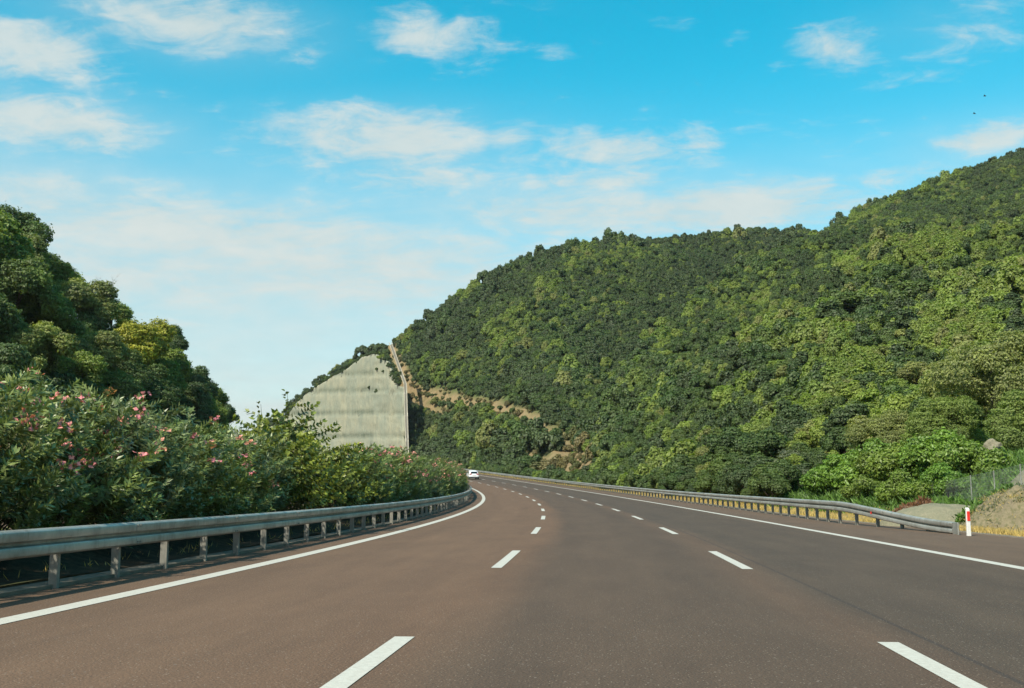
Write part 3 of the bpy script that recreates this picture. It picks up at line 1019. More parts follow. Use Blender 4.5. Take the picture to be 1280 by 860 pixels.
# scrub hanging over the upper edges of the cutting
q_ = random.Random(44)
edge = [(350 + 4.6 * i, None) for i in range(27)] + [(476, 447), (481, 450), (486, 458), (490, 466), (494, 474), (499, 480), (486, 449), (493, 458), (500, 470)]
for i, (xq, yq) in enumerate(edge):
    yq = (cut_top(xq) + q_.uniform(-1.5, 2.0)) if yq is None else yq
    sc = q_.uniform(.38, .75)
    p = cut_pt(xq, yq, -1.0 if i < 27 else .5)
    k = q_.choice([3, 4, 0, 3] if i < 27 else [2, 5, 0, 3])
    NK[k].place('edge_shrub', p - Vector((0, 0, 1.9 * sc)), sc, q_.uniform(0, 6), 'small dark shrub on the skyline along the upper left edge of the concrete slope' if i < 27 else
                'small shrub on the upper right shoulder of the concrete slope', 'shrub', 'shrubs along the upper left edge of the concrete slope' if i < 27 else 'shrubs on the right shoulder of the concrete slope')

# ------------------------------------------------------------------ trees of the left hill
LK = {
    'mid': [TreeKind('left_tree', 300 + i, (3.4, 3.4, 3.3), 26, 32000, 0.23, M['tree_mid'], 4.4, .2, lobe=(.22, .46), aspect=.6, jit=.6, scatter=.30, deep=7) for i in range(3)],
    'olive': [TreeKind('left_tree', 310 + i, (3.4, 3.4, 3.2), 26, 32000, 0.23, M['tree_olive'], 4.2, .2, lobe=(.22, .46), aspect=.55, jit=.6, scatter=.30, deep=7) for i in range(2)],
    'yellow': [TreeKind('left_tree', 320, (3.4, 3.4, 3.4), 26, 32000, 0.23, M['tree_yellow'], 4.4, .2, lobe=(.22, .46), aspect=.6, jit=.6, scatter=.30, deep=7)],
    'dark': [TreeKind('left_tree', 330 + i, (3.4, 3.4, 3.6), 26, 32000, 0.23, M['tree_dark'], 4.6, .2, lobe=(.22, .46), aspect=.6, jit=.6, scatter=.30, deep=7) for i in range(2)],
}
LT = [  # photo centre, radius in photo px, range, kind, label
    (-75, 330, 72, 118, 'dark', 'dark green tree at the top left edge, highest on the left hill'),
    (4, 306, 50, 118, 'dark', 'tall dark tree on the left hill skyline at the left frame edge'),
    (44, 346, 34, 124, 'dark', 'dark tree on the left skyline, right of the tallest one'),
    (-40, 330, 70, 100, 'mid', 'mid green tree below the tallest one at the left frame edge'),
    (20, 375, 48, 98, 'mid', 'rounded mid green tree low below the left skyline'),
    (94, 378, 27, 128, 'dark', 'small dark tree on the left skyline before the bare tree'),
    (100, 392, 46, 115, 'olive', 'olive green tree below the bare tree on the left hill'),
    (58, 398, 40, 104, 'mid', 'dense tree between the mid green and olive ones on the left hill'),
    (140, 398, 30, 128, 'mid', 'small green tree on the left skyline just below the bare tree'),
    (172, 436, 44, 116, 'yellow', 'yellowish rounded tree on the left hill'),
    (125, 452, 40, 104, 'olive', 'greyish olive tree left of the yellowish tree'),
    (207, 432, 26, 132, 'dark', 'dark tree on the skyline right of the yellowish tree'),
    (212, 465, 36, 122, 'mid', 'green tree below right of the yellowish tree'),
    (240, 484, 28, 138, 'dark', 'dark tree low on the left skyline'),
    (262, 503, 24, 150, 'mid', 'last but one tree at the right end of the left hill'),
    (280, 520, 18, 160, 'dark', 'last small tree at the right end of the left hill'),
    (225, 510, 34, 128, 'dark', 'dark tree in the shade at the right foot of the left hill'),
    (180, 492, 38, 112, 'dark', 'shaded tree below the yellowish tree'),
    (40, 445, 46, 92, 'olive', 'pale olive tree just above the pink oleanders at left'),
    (-30, 420, 55, 90, 'mid', 'green tree above the oleanders at the left frame edge'),
    (85, 470, 42, 96, 'mid', 'leafy tree just above the middle of the oleander hedge'),
    (140, 495, 38, 104, 'mid', 'green tree behind the oleander hedge below the yellowish tree'),
    (258, 530, 28, 146, 'mid', 'bushy tree behind the hedge at the foot of the left hill'),
    (-110, 380, 70, 96, 'dark', 'dark tree beyond the left frame edge'),
    (-20, 480, 50, 84, 'dark', 'dark tree behind the nearest oleander'),
    (65, 362, 36, 122, 'mid', 'green tree just below the left skyline under its second dark tree'),
    (15, 335, 44, 112, 'olive', 'olive tree in front of the tallest dark tree on the left hill'),
    (110, 425, 34, 114, 'dark', 'dark tree in the shade left above the yellowish tree'),
    (75, 435, 36, 108, 'dark', 'dark tree in the gap left of the greyish olive one'),
    (150, 470, 34, 110, 'dark', 'dark tree right below the greyish olive one'),
    (200, 480, 32, 118, 'mid', 'green tree under the tree right of the yellowish one'),
    (35, 405, 36, 104, 'dark', 'dark tree between two green ones near the left frame edge'),
    (5, 440, 40, 92, 'mid', 'green tree over the oleanders left of the pale olive one'),
    (245, 512, 26, 134, 'mid', 'green tree low on the slope before the last trees'),
]
def left_ground(p):
    s_, L_ = road_inv(p.x, p.y)
    return left_z(s_, L_)
rr = random.Random(5)
for i, (x, y, rp, d, kind, lab) in enumerate(LT):
    k = LK[kind][i % len(LK[kind])]
    c = px(x, y, d)
    sc = rp / F_PX * d / 3.5
    zg = min(left_ground(c), c.z - 0.62 * 3.3 * sc)
    e = empty('hill_tree', (c.x, c.y, zg), rr.uniform(0, 6.28))
    e.scale = (sc, sc, sc)
    cz = (c.z - zg) / sc
    obj('crown', k.crown, e, (0, 0, cz))
    obj('trunk', k.trunk, e, (0, 0, cz - k.cz))
    tag(e, lab, 'tree', 'trees on the left hill')

# scrub covering the ground of the left hill between its trees
q = np.random.default_rng(91)
lp = []
for _ in range(4200):
    s_, L_ = q.uniform(-30, 215), -28 - 75 * q.random() ** 1.3
    p = road(s_, L_); p.z = left_z(s_, L_)
    if p.z - zroad(s_) < .6: continue
    lp.append((p, q.uniform(.45, .95), int(q.choice([0, 1, 2, 3, 4], p=[.3, .25, .2, .15, .1]))))
me = bpy.data.meshes.new('left_hill_scrub')
me.vertices.add(len(lp))
me.vertices.foreach_set('co', np.array([(a[0].x, a[0].y, a[0].z + .7 * a[1]) for a in lp], np.float32).ravel())
for nm, ty, data in (('kind_i', 'INT', [a[2] for a in lp]), ('sc', 'FLOAT', [a[1] for a in lp]), ('rz', 'FLOAT', list(q.uniform(0, 6.28, len(lp)))), ('sz', 'FLOAT', list(q.uniform(.7, 1.1, len(lp))))):
    at_ = me.attributes.new(nm, ty, 'POINT')
    at_.data.foreach_set('value', data)
scrub = obj('left_hill_scrub', me)
tag(scrub, 'low green scrub covering the left hill between and below its trees', 'scrub', kind='stuff')
scrub.modifiers.new('scatter', 'NODES').node_group = ng

# bare tree on the left skyline
def bare_tree(base, h, seed):
    q = random.Random(seed)
    mb = MB()
    def grow(p, d, ln, rd, lev):
        e = p + d * ln
        m_ = p.lerp(e, .5) + Vector((q.gauss(0, .04), q.gauss(0, .04), 0)) * ln
        mb.tube([p, m_, e], [rd, rd * .8, rd * .55], 4)
        if lev == 0: return
        for _ in range(3 if lev > 1 else 4):
            dd = (d + Vector((q.gauss(0, .5), q.gauss(0, .5), q.gauss(.05, .3)))).normalized()
            grow(m_.lerp(e, q.random()), dd, ln * q.uniform(.45, .7), rd * .5, lev - 1)
    grow(Vector((0, 0, -1)), Vector((.1, 0, 1)).normalized(), h * .55, .09, 4)
    return mb.mesh('bare_tree', M['grey_twig'])
c = px(131, 404, 126)
e = empty('bare_tree', c)
obj('branches', bare_tree(c, 6.4, 3), e)
tag(e, 'bare leafless tree sticking out of the left hill skyline', 'tree')

# ------------------------------------------------------------------ median hedge: oleanders and a broad-leaved shrub
def shrub(name, seed, h, rad, ntw, nwh, per, leaf_l, leaf_w, mat, flowers=0, petal=None, rise=.58, twig=.55):
    q = np.random.default_rng(seed)
    # twig ends over an uneven dome
    u = q.random(ntw); ph = q.uniform(0, 2 * np.pi, ntw)
    el_ = np.arcsin(np.clip(u * 1.15 - .15, -.15, 1))
    prof = 1 + .16 * np.sin(3 * ph + seed) * np.cos(el_) + .12 * np.sin(5 * ph + 2 * seed) + q.normal(0, .07, ntw)
    ins = np.where(q.random(ntw) < .35, q.uniform(.45, .85, ntw), 1.0)
    rr_ = rad * prof * ins
    E = np.stack([rr_ * np.cos(el_) ** .7 * np.cos(ph), rr_ * np.cos(el_) ** .7 * np.sin(ph), h * (.40 + .60 * np.sin(el_) * prof * ins)], 1)
    low = q.random(ntw) < .22
    E[low, 2] *= q.uniform(.35, .8, low.sum())
    out_ = unit(E * np.array([1, 1, 0]) + 1e-6)
    D = unit(out_ * (1 - rise) * 1.6 + np.array([0, 0, rise]) + q.normal(0, .22, (ntw, 3)))
    S = E - D * twig
    tt = np.linspace(0.12, 1, nwh)
    Cn = (S[:, None, :] + D[:, None, :] * (tt[None, :, None] * twig)).repeat(per, 1).reshape(-1, 3)
    Dn = D[:, None, :].repeat(nwh * per, 1).reshape(-1, 3)
    n = len(Cn)
    rd = rand_dir(q, n)
    rd = unit(rd - (rd * Dn).sum(1, keepdims=True) * Dn)
    tip = np.tile(np.repeat(tt, per), ntw)
    ax = unit(rd * (1.15 - .35 * tip)[:, None] + Dn * (.30 + .40 * tip)[:, None] + q.normal(0, .12, (n, 3)))
    nr = unit(Dn - (Dn * ax).sum(1, keepdims=True) * ax + q.normal(0, .18, (n, 3)))
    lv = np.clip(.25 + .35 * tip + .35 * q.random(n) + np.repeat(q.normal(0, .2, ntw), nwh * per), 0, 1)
    ll = leaf_l * q.uniform(.7, 1.25, n)
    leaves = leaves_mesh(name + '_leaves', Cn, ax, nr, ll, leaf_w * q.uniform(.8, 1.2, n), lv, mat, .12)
    mb = MB()
    for k in range(0, ntw, 5):
        a_ = Vector((E[k, 0] * .12, E[k, 1] * .12, -.1)); e_ = Vector(S[k]); t_ = Vector(E[k])
        m_ = a_.lerp(e_, .55) + Vector((0, 0, .12))
        mb.tube([a_, m_, e_, t_], [.016, .012, .008, .003], 3)
    stems = mb.mesh(name + '_stems', M['twig'])
    fl = None
    if flowers:
        top = np.where((E[:, 2] > h * .45) & (ins > .9))[0]
        pick = q.choice(top, min(flowers, len(top)), replace=False)
        nf_, np_ = 9, 5
        C = E[pick][:, None, :] + D[pick][:, None, :] * .05 + q.normal(0, .055, (len(pick), nf_, 3))
        fn = unit(D[pick][:, None, :] + q.normal(0, .6, (len(pick), nf_, 3)))
        C = C.reshape(-1, 3).repeat(np_, 0); fn = fn.reshape(-1, 3).repeat(np_, 0)
        rd = rand_dir(q, len(C)); rd = unit(rd - (rd * fn).sum(1, keepdims=True) * fn)
        fl = leaves_mesh(name + '_flowers', C, unit(rd + fn * .25), fn, .050, .046, q.random(len(C)), petal, .1)
    return leaves, stems, fl

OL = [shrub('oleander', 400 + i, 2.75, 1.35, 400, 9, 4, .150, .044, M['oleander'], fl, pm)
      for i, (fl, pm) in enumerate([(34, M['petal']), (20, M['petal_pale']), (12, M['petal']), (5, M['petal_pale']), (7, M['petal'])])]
BL = [shrub('broad_shrub', 420 + i, 3.1, 1.6, 330, 7, 3, .15, .10, M['broadleaf'], 0, None, .5, .62) for i in range(2)]

def place_shrub(kind, loc, rz, sc, sz, name, label, cat, group):
    e = empty(name, loc, rz)
    e.scale = (sc, sc, sc * sz)
    obj('leaves', kind[0], e); obj('stems', kind[1], e)
    if kind[2]: tag(obj('flowers', kind[2], e), kind='stuff')
    return tag(e, label, cat, group)

rr = random.Random(12)
HEDGE = [  # place along the road, kind, height factor, label: the near bushes
    (10.0, 0, .86, None), (11.9, 4, .86, 'oleander bush of which only the edge shows at the left frame edge'),
    (13.9, 0, .87, 'pink-flowered oleander bush nearest the camera at the left frame edge'),
    (15.8, 0, .88, 'second oleander from the camera, pink blooms low behind the guardrail'),
    (17.7, 1, .87, 'oleander with salmon blooms on its top, third from the camera'),
    (19.6, 2, .80, 'fourth oleander from the camera, pink blooms over its upper side'),
    (21.5, 4, .73, 'fifth oleander from the camera, before the dip in the hedge'),
    (23.2, 3, .74, 'lower oleander forming the dip in the hedge'),
    (24.9, 3, .80, 'oleander with few blooms just left of the broad-leaved shrubs'),
]
for (s, k, hz, lab) in HEDGE:
    place_shrub(OL[k], road(s, -8.35 + rr.uniform(-.15, .15), .25), rr.uniform(0, 6.28), 1.0, hz, 'oleander_bush',
                lab or 'oleander bush beside the camera beyond the left frame edge', 'bush', 'oleander bushes along the median' if lab else 'oleanders beyond the left frame edge')
for (s, L, k, sc, sz, lab) in ((26.6, -8.2, 0, .90, .84, 'yellow-green broad-leaved shrub in the hedge, left of the taller one'),
                               (28.6, -8.5, 1, 1.0, .93, 'tall broad-leaved shrub with an upright shoot standing out of the hedge'),
                               (32.2, -8.3, 0, .92, .80, 'broad-leaved shrub right of the tall one in the hedge'),
                               (34.9, -8.3, 1, .85, .80, 'last broad-leaved shrub before the farther oleanders')):
    place_shrub(BL[k], road(s, L, .25), s, sc, sz, 'broad_leaved_shrub', lab, 'shrub', 'broad-leaved shrubs in the median')
# upright shoots over the broad-leaved shrub
def shoot(h, n, seed):
    q = np.random.default_rng(seed)
    t = np.linspace(.3, 1, n)
    c = np.stack([.05 * np.sin(t * 5), .04 * np.cos(t * 4), h * t], 1).repeat(2, 0)
    rd = rand_dir(q, len(c)); rd[:, 2] = .4
    return leaves_mesh('shoot_leaves', c, rd, unit(q.normal(0, .3, (len(c), 3)) + np.array([0, 0, 1])), .13, .085, q.random(len(c)), M['broadleaf'])
for (xq, yq, hh, lab) in ((359, 489, 1.3, 'leafy upright shoot above the tall broad-leaved shrub'), (326, 505, .9, 'thin upright shoot above the hedge left of the tall shrub')):
    p = px(xq, yq, 30.0)
    e = empty('leafy_shoot', p - Vector((0, 0, hh)))
    obj('leaves', shoot(hh, 14 if hh > 1 else 6, int(hh * 10)), e)
    mb = MB(); mb.tube([(0, 0, -.6), (.04, .02, hh * .5), (0, 0, hh)], [.014, .01, .004], 4)
    obj('stem', mb.mesh('shoot_stem', M['twig']), e)
    tag(e, lab, 'plant')
s = 37.2
n = 0
ORD = 'first second third fourth fifth sixth seventh eighth ninth tenth eleventh twelfth thirteenth'.split()
while s < 150:
    k = [2, 1, 4, 0, 3][n % 5]
    hz = .86 + .05 * math.sin(s * .31) + rr.uniform(-.05, .05)
    place_shrub(OL[k], road(s, -8.35 + rr.uniform(-.2, .2), .25), rr.uniform(0, 6.28), 1.0, hz, 'oleander_bush',
                ('%s oleander bush right of the broad-leaved shrubs in the median hedge' % ORD[n] if s < 60 else 'distant oleander bush at the narrow far end of the median hedge'), 'bush',
                'oleanders right of the broad-leaved shrubs' if s < 60 else 'distant oleanders of the median hedge')
    s += 1.95 if s < 60 else 2.3
    n += 1

# ------------------------------------------------------------------ guardrails
WB = [(.0, 0), (.045, .006), (.080, .028), (.083, .036), (.083, .108), (.074, .124), (.000, .138), (-.006, .146), (-.006, .164), (.000, .172), (.074, .186),
      (.083, .202), (.083, .274), (.080, .282), (.045, .304), (.0, .310)]
def beam_mesh(ss, Lf, zf, side, shift=0.0):
    """corrugated steel panel through places ss along the road; side +1: its face looks to the right"""
    v, f = [], []
    n = len(WB)
    for s in ss:
        for back in (0, 1):
            for (o_, z) in WB:
                v.append(road(s, Lf(s) + side * (o_ + shift - .004 * back), zf(s) + z))
    m_ = 2 * n
    for i in range(len(ss) - 1):
        for j in range(n - 1):
            a = i * m_ + j
            q = (a, a + m_, a + m_ + 1, a + 1); f.append(q if side < 0 else q[::-1])
            a += n
            q = (a, a + 1, a + m_ + 1, a + m_); f.append(q if side < 0 else q[::-1])
        for j in (0, n - 1):
            a = i * m_ + j
            f.append((a, a + n, a + n + m_, a + m_))
    for i in (0, len(ss) - 1):
        for j in range(n - 1):
            a = i * m_ + j
            f.append((a, a + 1, a + n + 1, a + n))
    return v, f

def guardrail(name, label, s0, s1, Lf, zf, side, ph, sp_d):
    root = empty(name, road(s0, Lf(s0)))
    tag(root, label, 'guardrail')
    o0 = root.location
    s = s0; k = 0
    while s < s1 - .1:
        e = min(s + 4.16, s1)
        ss = [s + (e - s) * i / 5 for i in range(6)]
        v, f = beam_mesh(ss, Lf, zf, side, .005 * (k % 2))
        me = mesh_from('beam_panel', [p - o0 for p in v], f, M['steel'], False)
        for p_ in me.polygons: p_.use_smooth = True
        me.set_sharp_from_angle(angle=R_(40)) if hasattr(me, 'set_sharp_from_angle') else None
        pn = obj('beam_panel', me, root)
        bt = MB()          # bolt heads at the lap joint
        for (zz) in (.045, .265):
            for ds in (.04, .12):
                c = road(s + ds, Lf(s + ds) + side * .088, zf(s + ds) + zz) - o0
                bt.box(c.x - .012, c.x + .012, c.y - .016, c.y + .016, c.z - .016, c.z + .016)
        if s < 60: tag(obj('joint_bolts', bt.mesh('joint_bolts', M['steel_post']), pn), kind='stuff')
        s += 4.0; k += 1
    # posts: C sections with a spacer behind the beam
    mb = MB()
    mb.box(-.05, .05, -.003, .003, -.6, .0); mb.box(-.05, -.044, .003, .06, -.6, 0); mb.box(.044, .05, .003, .06, -.6, 0)
    pm = mb.mesh('rail_post', M['steel_post'])
    mb = MB(); mb.box(.0, .055, -.06, .06, -.10, .012); mb.box(.055, .06, -.05, .05, -.2, -.1)
    sm = mb.mesh('rail_spacer', M['steel_post'])
    s = s0 + ph
    while s < s1:
        top = zf(s) + .29
        p = road(s, Lf(s) - side * .115, top) - o0
        hz = max(.3, (top + .35) / .6)
        po = obj('post', pm, root, p, (0, 0, heading(s) + (0 if side > 0 else math.pi)), (1, 1, max(.4, hz)))
        sp = obj('spacer', sm, po)
        sp.scale = (1, 1, 1 / max(.4, hz))
        s += sp_d
    return root

guardrail('guardrail', 'steel guardrail in shade along the median below the oleander hedge', 2.0, 250.0,
          lambda s: RAIL_L, lambda s: .40, 1, .48, 1.62)
def rail_r_L(s): return RAIL_R + 1.05 * (1 - sstep(27.5, 37, s))
def rail_r_z(s): return .42 * sstep(28.5, 36.5, s) + .0
gr = guardrail('guardrail', 'sunlit steel guardrail along the right shoulder, sloping down to the ground at its end', 28.3, 330.0, rail_r_L, rail_r_z, -1, 1.9, 1.52)
# end piece and the small red reflector
v, f = box_vf(-.015, .02, -.42, .03, -.05, .30)
p = road(28.3, rail_r_L(28.3)) - gr.location
o = obj('end_shoe', mesh_from('end_shoe', v, f, M['steel']), gr, p + Vector((-.05, .02, 0)))
bv = o.modifiers.new('bevel', 'BEVEL'); bv.width = .01; bv.segments = 2
mb = MB(); mb.box(-.012, .012, -.03, .03, -.032, .032)
obj('reflector', mb.mesh('rail_reflector', M['red_reflector']), gr, road(33.2, rail_r_L(33.2) - .09, rail_r_z(33.2) + .155) - gr.location)

# ------------------------------------------------------------------ delineator post
c = px(1211, 669.5, 29.0)
s_, L_ = road_inv(c.x, c.y)
c.z = zroad(s_) - .03
e = empty('delineator_post', c, heading(s_) + R_(8))
mb = MB()
mb.add([(-.062, -.045, 0), (.062, -.045, 0), (.05, .05, 0), (-.05, .05, 0), (-.058, -.04, .80), (.058, -.04, .80), (.046, .045, .84), (-.046, .045, .84)],
       [(0, 3, 2, 1), (4, 5, 6, 7), (0, 1, 5, 4), (1, 2, 6, 5), (2, 3, 7, 6), (3, 0, 4, 7)])
o = obj('post', mb.mesh('delineator_body', M['white_plastic']), e)
bv = o.modifiers.new('bevel', 'BEVEL'); bv.width = .012; bv.segments = 2
mb = MB(); mb.box(-.042, .042, -.056, -.040, .46, .73)
obj('reflector', mb.mesh('delineator_reflector', M['red_reflector']), e)
e.scale = (.82, .82, .86)
tag(e, 'white roadside delineator post with a red reflector at the guardrail end', 'delineator')

# ------------------------------------------------------------------ right roadside: aprons, rock, fence, weeds, grass
def mound(name, c, ax, ay, h, rot, mat, rough, seed, nx=26, ny=20, pw=1.0):
    v, f = [], []
    for i in range(nx + 1):
        for j in range(ny + 1):
            u, w = i / nx * 2 - 1, j / ny * 2 - 1
            r2 = min(1, u * u + w * w)
            z = h * (1 - r2) ** pw * (1 + .5 * rough * fbm(u * 2 + seed, w * 2)) + rough * h * .28 * fbm(u * 5 + seed, w * 5 + 2, 4) * (1 - r2) ** .5 - .08
            v.append((u * ax, w * ay, z))
    for i in range(nx):
        for j in range(ny):
            a = i * (ny + 1) + j
            f.append((a, a + ny + 1, a + ny + 2, a + 1))
    o = obj(name, mesh_from(name, v, f, mat, True), None, c, (0, 0, rot))
    return tag(o, kind='structure')
M['apron'] = soil('apron_mortar', (.19, .19, .125), (.225, .215, .14), (.26, .24, .16), .5)
M['rocky'] = soil('rocky_earth', (.20, .17, .11), (.26, .22, .13), (.12, .12, .055), 1.1)
M['rock'] = soil('pale_rock', (.30, .275, .19), (.24, .22, .15), (.16, .155, .10), 1.2)
def gp(x, y, d, dz=0.0):
    p = px(x, y, d); s_, L_ = road_inv(p.x, p.y); p.z = zroad(s_) + dz
    return p
mound('apron_slope', gp(1178, 650, 36.5), 2.0, 1.7, .80, .2, M['apron'], .30, 3, 40, 32, pw=.6)
mound('rocky_bank', gp(1322, 655, 34.0), 2.7, 1.8, 1.2, .1, M['rocky'], 1.0, 8, 60, 44, pw=.7)
mound('grey_bank', gp(1335, 600, 47.0), 2.9, 2.6, 2.6, 0, M['apron'], .2, 5, pw=.8)
# pale boulder among the trees
def boulder(name, c, r_, seed, mat):
    bm = bmesh.new()
    bmesh.ops.create_icosphere(bm, subdivisions=3, radius=1)
    for v_ in bm.verts:
        k = 1 + .45 * fbm(v_.co.x * 1.3 + seed, v_.co.y * 1.3 + v_.co.z * 1.7, 4)
        v_.co = Vector((v_.co.x * r_[0], v_.co.y * r_[1], v_.co.z * r_[2])) * k
    me = bpy.data.meshes.new(name); bm.to_mesh(me); bm.free(); me.materials.append(mat)
    return obj(name, me, None, c)
tag(boulder('boulder', px(1240, 562, 54), (.40, .38, .46), 4, M['rock']), 'pale boulder on the slope above the wire fence', 'boulder')

# wire fence
FP = [(1100, 622, 58.0), (1141, 612, 51.5), (1178, 602, 46.5), (1213, 594, 42.5), (1242, 588, 39.6), (1275, 580, 36.8), (1316, 571, 34.2), (1366, 560, 31.8)]
tops = [px(*q) for q in FP]
fe = empty('wire_fence', (tops[3].x, tops[3].y, 0))
tag(fe, 'wire mesh fence with pale metal posts above the right verge', 'fence')
f0 = fe.location.copy()
for t_ in tops:
    mb = MB(); mb.tube([(0, 0, -1.5), (0, 0, 0)], [.020, .020], 6)
    obj('post', mb.mesh('fence_post', M['steel']), fe, t_ - f0)
for a_, c_ in zip(tops, tops[1:]):
    mb = MB()
    ln = (c_ - a_).length
    k = int(ln / .14)
    for i in range(1, k):
        p = a_.lerp(c_, i / k) - f0
        mb.tube([p + Vector((0, 0, -.03)), p + Vector((0, 0, -1.35))], [.0045, .0045], 3)
    for j in range(10):
        z = Vector((0, 0, -.03 - j * .147))
        mb.tube([a_ - f0 + z, c_ - f0 + z], [.0045, .0045], 3)
    tag(obj('wire_mesh', mb.mesh('wire_mesh', M['steel']), fe), kind='stuff')

# bright shrubs and the grey-green one behind the right rail, and the dark tree above them
BK = [TreeKind('bright_shrub', 500 + i, (2.0, 2.0, 1.7), 20, 12000, .17, M['bright'], 1.5, .06, lobe=(.22, .46), aspect=.55, jit=.6, scatter=.30, deep=7) for i in range(3)]
GK = TreeKind('grey_shrub', 510, (2.0, 2.0, 1.7), 18, 7500, .16, M['greygreen'], 1.5, .06, lobe=(.24, .38), aspect=.4)
DK = TreeKind('big_tree', 520, (3.2, 3.2, 3.1), 34, 42000, .125, M['tree_olive'], 2.9, .17, lobe=(.20, .34), aspect=.6, jit=.5)
DK2 = TreeKind('big_tree', 521, (3.2, 3.2, 3.1), 34, 42000, .125, M['tree_mid'], 2.9, .17, lobe=(.20, .34), aspect=.6, jit=.5)
SHR = [ # centre px, radius px, range, kind, label
    (1040, 606, 38, 62, BK[0], 'low bright green shrub at the left end of the bright group behind the guardrail'),
    (1085, 594, 46, 60, BK[1], 'bright green shrub second from the left in the group behind the guardrail'),
    (1128, 588, 46, 58, BK[2], 'bright green shrub in the middle of the group behind the guardrail'),
    (1170, 586, 46, 56, BK[0], 'bright green shrub behind the wire fence, second from the right'),
    (1212, 584, 42, 54, BK[2], 'bright green shrub at the right end of the group below the boulder'),
    (1135, 616, 30, 49, BK[1], 'low green shrub in front of the middle of the bright group'),
    (1085, 618, 26, 54, BK[2], 'small green shrub in front of the left part of the bright group'),
    (1185, 608, 28, 47, BK[0], 'small green shrub at the foot of the wire fence'),
    (978, 590, 38, 76, GK, 'grey-green feathery shrub left of the bright green shrubs'),
    (940, 600, 26, 82, GK, 'smaller grey-green shrub beside the guardrail'),
    (1010, 606, 28, 70, GK, 'grey-green shrub touching the left end of the bright group'),
]
def ground_at(p):
    s_, L_ = road_inv(p.x, p.y)
    return zroad(s_) + .35
for i, (x, y, rp, d, k, lab) in enumerate(SHR):
    c = px(x, y, d); sc = rp / F_PX * d / 1.85
    k.place('roadside_shrub', (c.x, c.y, c.z - 1.5 * sc), sc, i * 1.3, lab, 'shrub', 'shrubs behind the right guardrail')
for (x, y, rp, d, k, lab) in ((1240, 485, 70, 72, DK, 'large dark olive tree at the right frame edge above the boulder'),
                              (1180, 535, 44, 66, DK2, 'dark rounded tree left of the boulder'),
                              (1305, 535, 56, 62, DK2, 'dark tree cut by the right frame edge'),
                              (1105, 552, 40, 72, DK, 'olive tree above the bright green shrubs')):
    c = px(x, y, d); sc = rp / F_PX * d / 2.9
    k.place('hill_tree', (c.x, c.y, c.z - 2.9 * sc), sc, x * .7, lab, 'tree', 'larger trees above the right verge')

def tuft_mesh(name, pts, hgt, wid, mat, seed, per=8, spread=.12, lean=.35):
    q = np.random.default_rng(seed)
    P = np.array([tuple(p) for p in pts]).repeat(per, 0)
    n = len(P)
    P = P + np.concatenate([q.normal(0, spread, (n, 2)), np.zeros((n, 1))], 1)
    ax = unit(np.concatenate([q.normal(0, lean, (n, 2)), np.ones((n, 1))], 1))
    return leaves_mesh(name, P, ax, rand_dir(q, n), hgt * q.uniform(.5, 1.3, n), wid, q.random(n), mat, .1)
q = np.random.default_rng(77)
gpts = []
for _ in range(2200):
    s = q.uniform(20, 33); L = pave_right(s) + .25 + abs(q.normal(0, 1.1))
    gpts.append(road(s, L, verge_z(s, L) - .01))
for _ in range(5200):
    s = 20 + 70 * q.random() ** 1.5
    lo = pave_right(s) + .28
    L = lo + abs(q.normal(0, 1.6))
    if L > 15: continue
    gpts.append(road(s, L, verge_z(s, L) - .01))
for _ in range(4200):
    s = q.uniform(70, 240); L = pave_right(s) + .15 + abs(q.normal(0, 1.0))
    gpts.append(road(s, L, verge_z(s, L) - .01))
tag(obj('dry_grass', tuft_mesh('dry_grass', gpts, .20, .014, M['dry_grass'], 5, 9, .10, .4)), 'dry yellow grass along the right verge', 'grass', kind='stuff')
gpts = []
for _ in range(700):
    a_ = q.random(); t = q.normal(0, .22)
    p = px(1200 + 62 * a_, 646 - 40 * a_, 33.6 + 2.2 * a_ + t)
    gpts.append(p + Vector((0, 0, -.12 + q.normal(0, .05))))
tag(obj('creeping_weed', tuft_mesh('creeping_weed', gpts, .13, .07, M['green_weed'], 6, 5, .07, 1.2)), 'green creeper running down between the grey apron and the rocky bank', 'weeds', kind='stuff')
gpts = []
for _ in range(420):
    a_ = q.random()
    p = px(1120 + 38 * a_, 640 - 16 * a_ + q.normal(0, 3), 37 + q.normal(0, .3))
    gpts.append(p + Vector((0, 0, -.15)))
tag(obj('red_weed', tuft_mesh('red_weed', gpts, .16, .05, M['red_weed'], 7, 6, .08, .9)), 'red-brown weeds at the left of the grey apron', 'weeds', kind='stuff')
gpts = []
for _ in range(110):
    s = q.uniform(8, 70); L = -6.85 - abs(q.normal(0, .35))
    gpts.append(road(s, L, .08))
tag(obj('median_grass', tuft_mesh('median_grass', gpts, .16, .012, M['dry_grass'], 8, 6, .12, .6)), 'sparse dry grass below the median guardrail', 'grass', kind='stuff')

from mathutils.bvhtree import BVHTree
dg = bpy.context.evaluated_depsgraph_get()
def drop_on(objs, x0, x1, y0, y1, n, seed):
    q = np.random.default_rng(seed)
    res = []
    for _ in range(n):
        x, y = q.uniform(x0, x1), q.uniform(y0, y1)
        best = None
        for o, t in objs:
            M_ = o.matrix_world
            h = t.ray_cast(M_.inverted() @ Vector((x, y, 60)), Vector((0, 0, -1)))
            if h[0] is not None:
                z = (M_ @ h[0]).z
                if best is None or z > best[0]: best = (z, o.name)
        if best: res.append((Vector((x, y, best[0])), best[1]))
    return res
bpy.context.view_layer.update()
surf = [(bpy.data.objects[nm], BVHTree.FromPolygons([v_.co for v_ in bpy.data.objects[nm].data.vertices], [tuple(p_.vertices) for p_ in bpy.data.objects[nm].data.polygons]))
        for nm in ('right_hill', 'right_verge', 'rocky_bank', 'grey_bank', 'apron_slope')]
hits = drop_on(surf, 5, 34, 26, 110, 15000, 3)
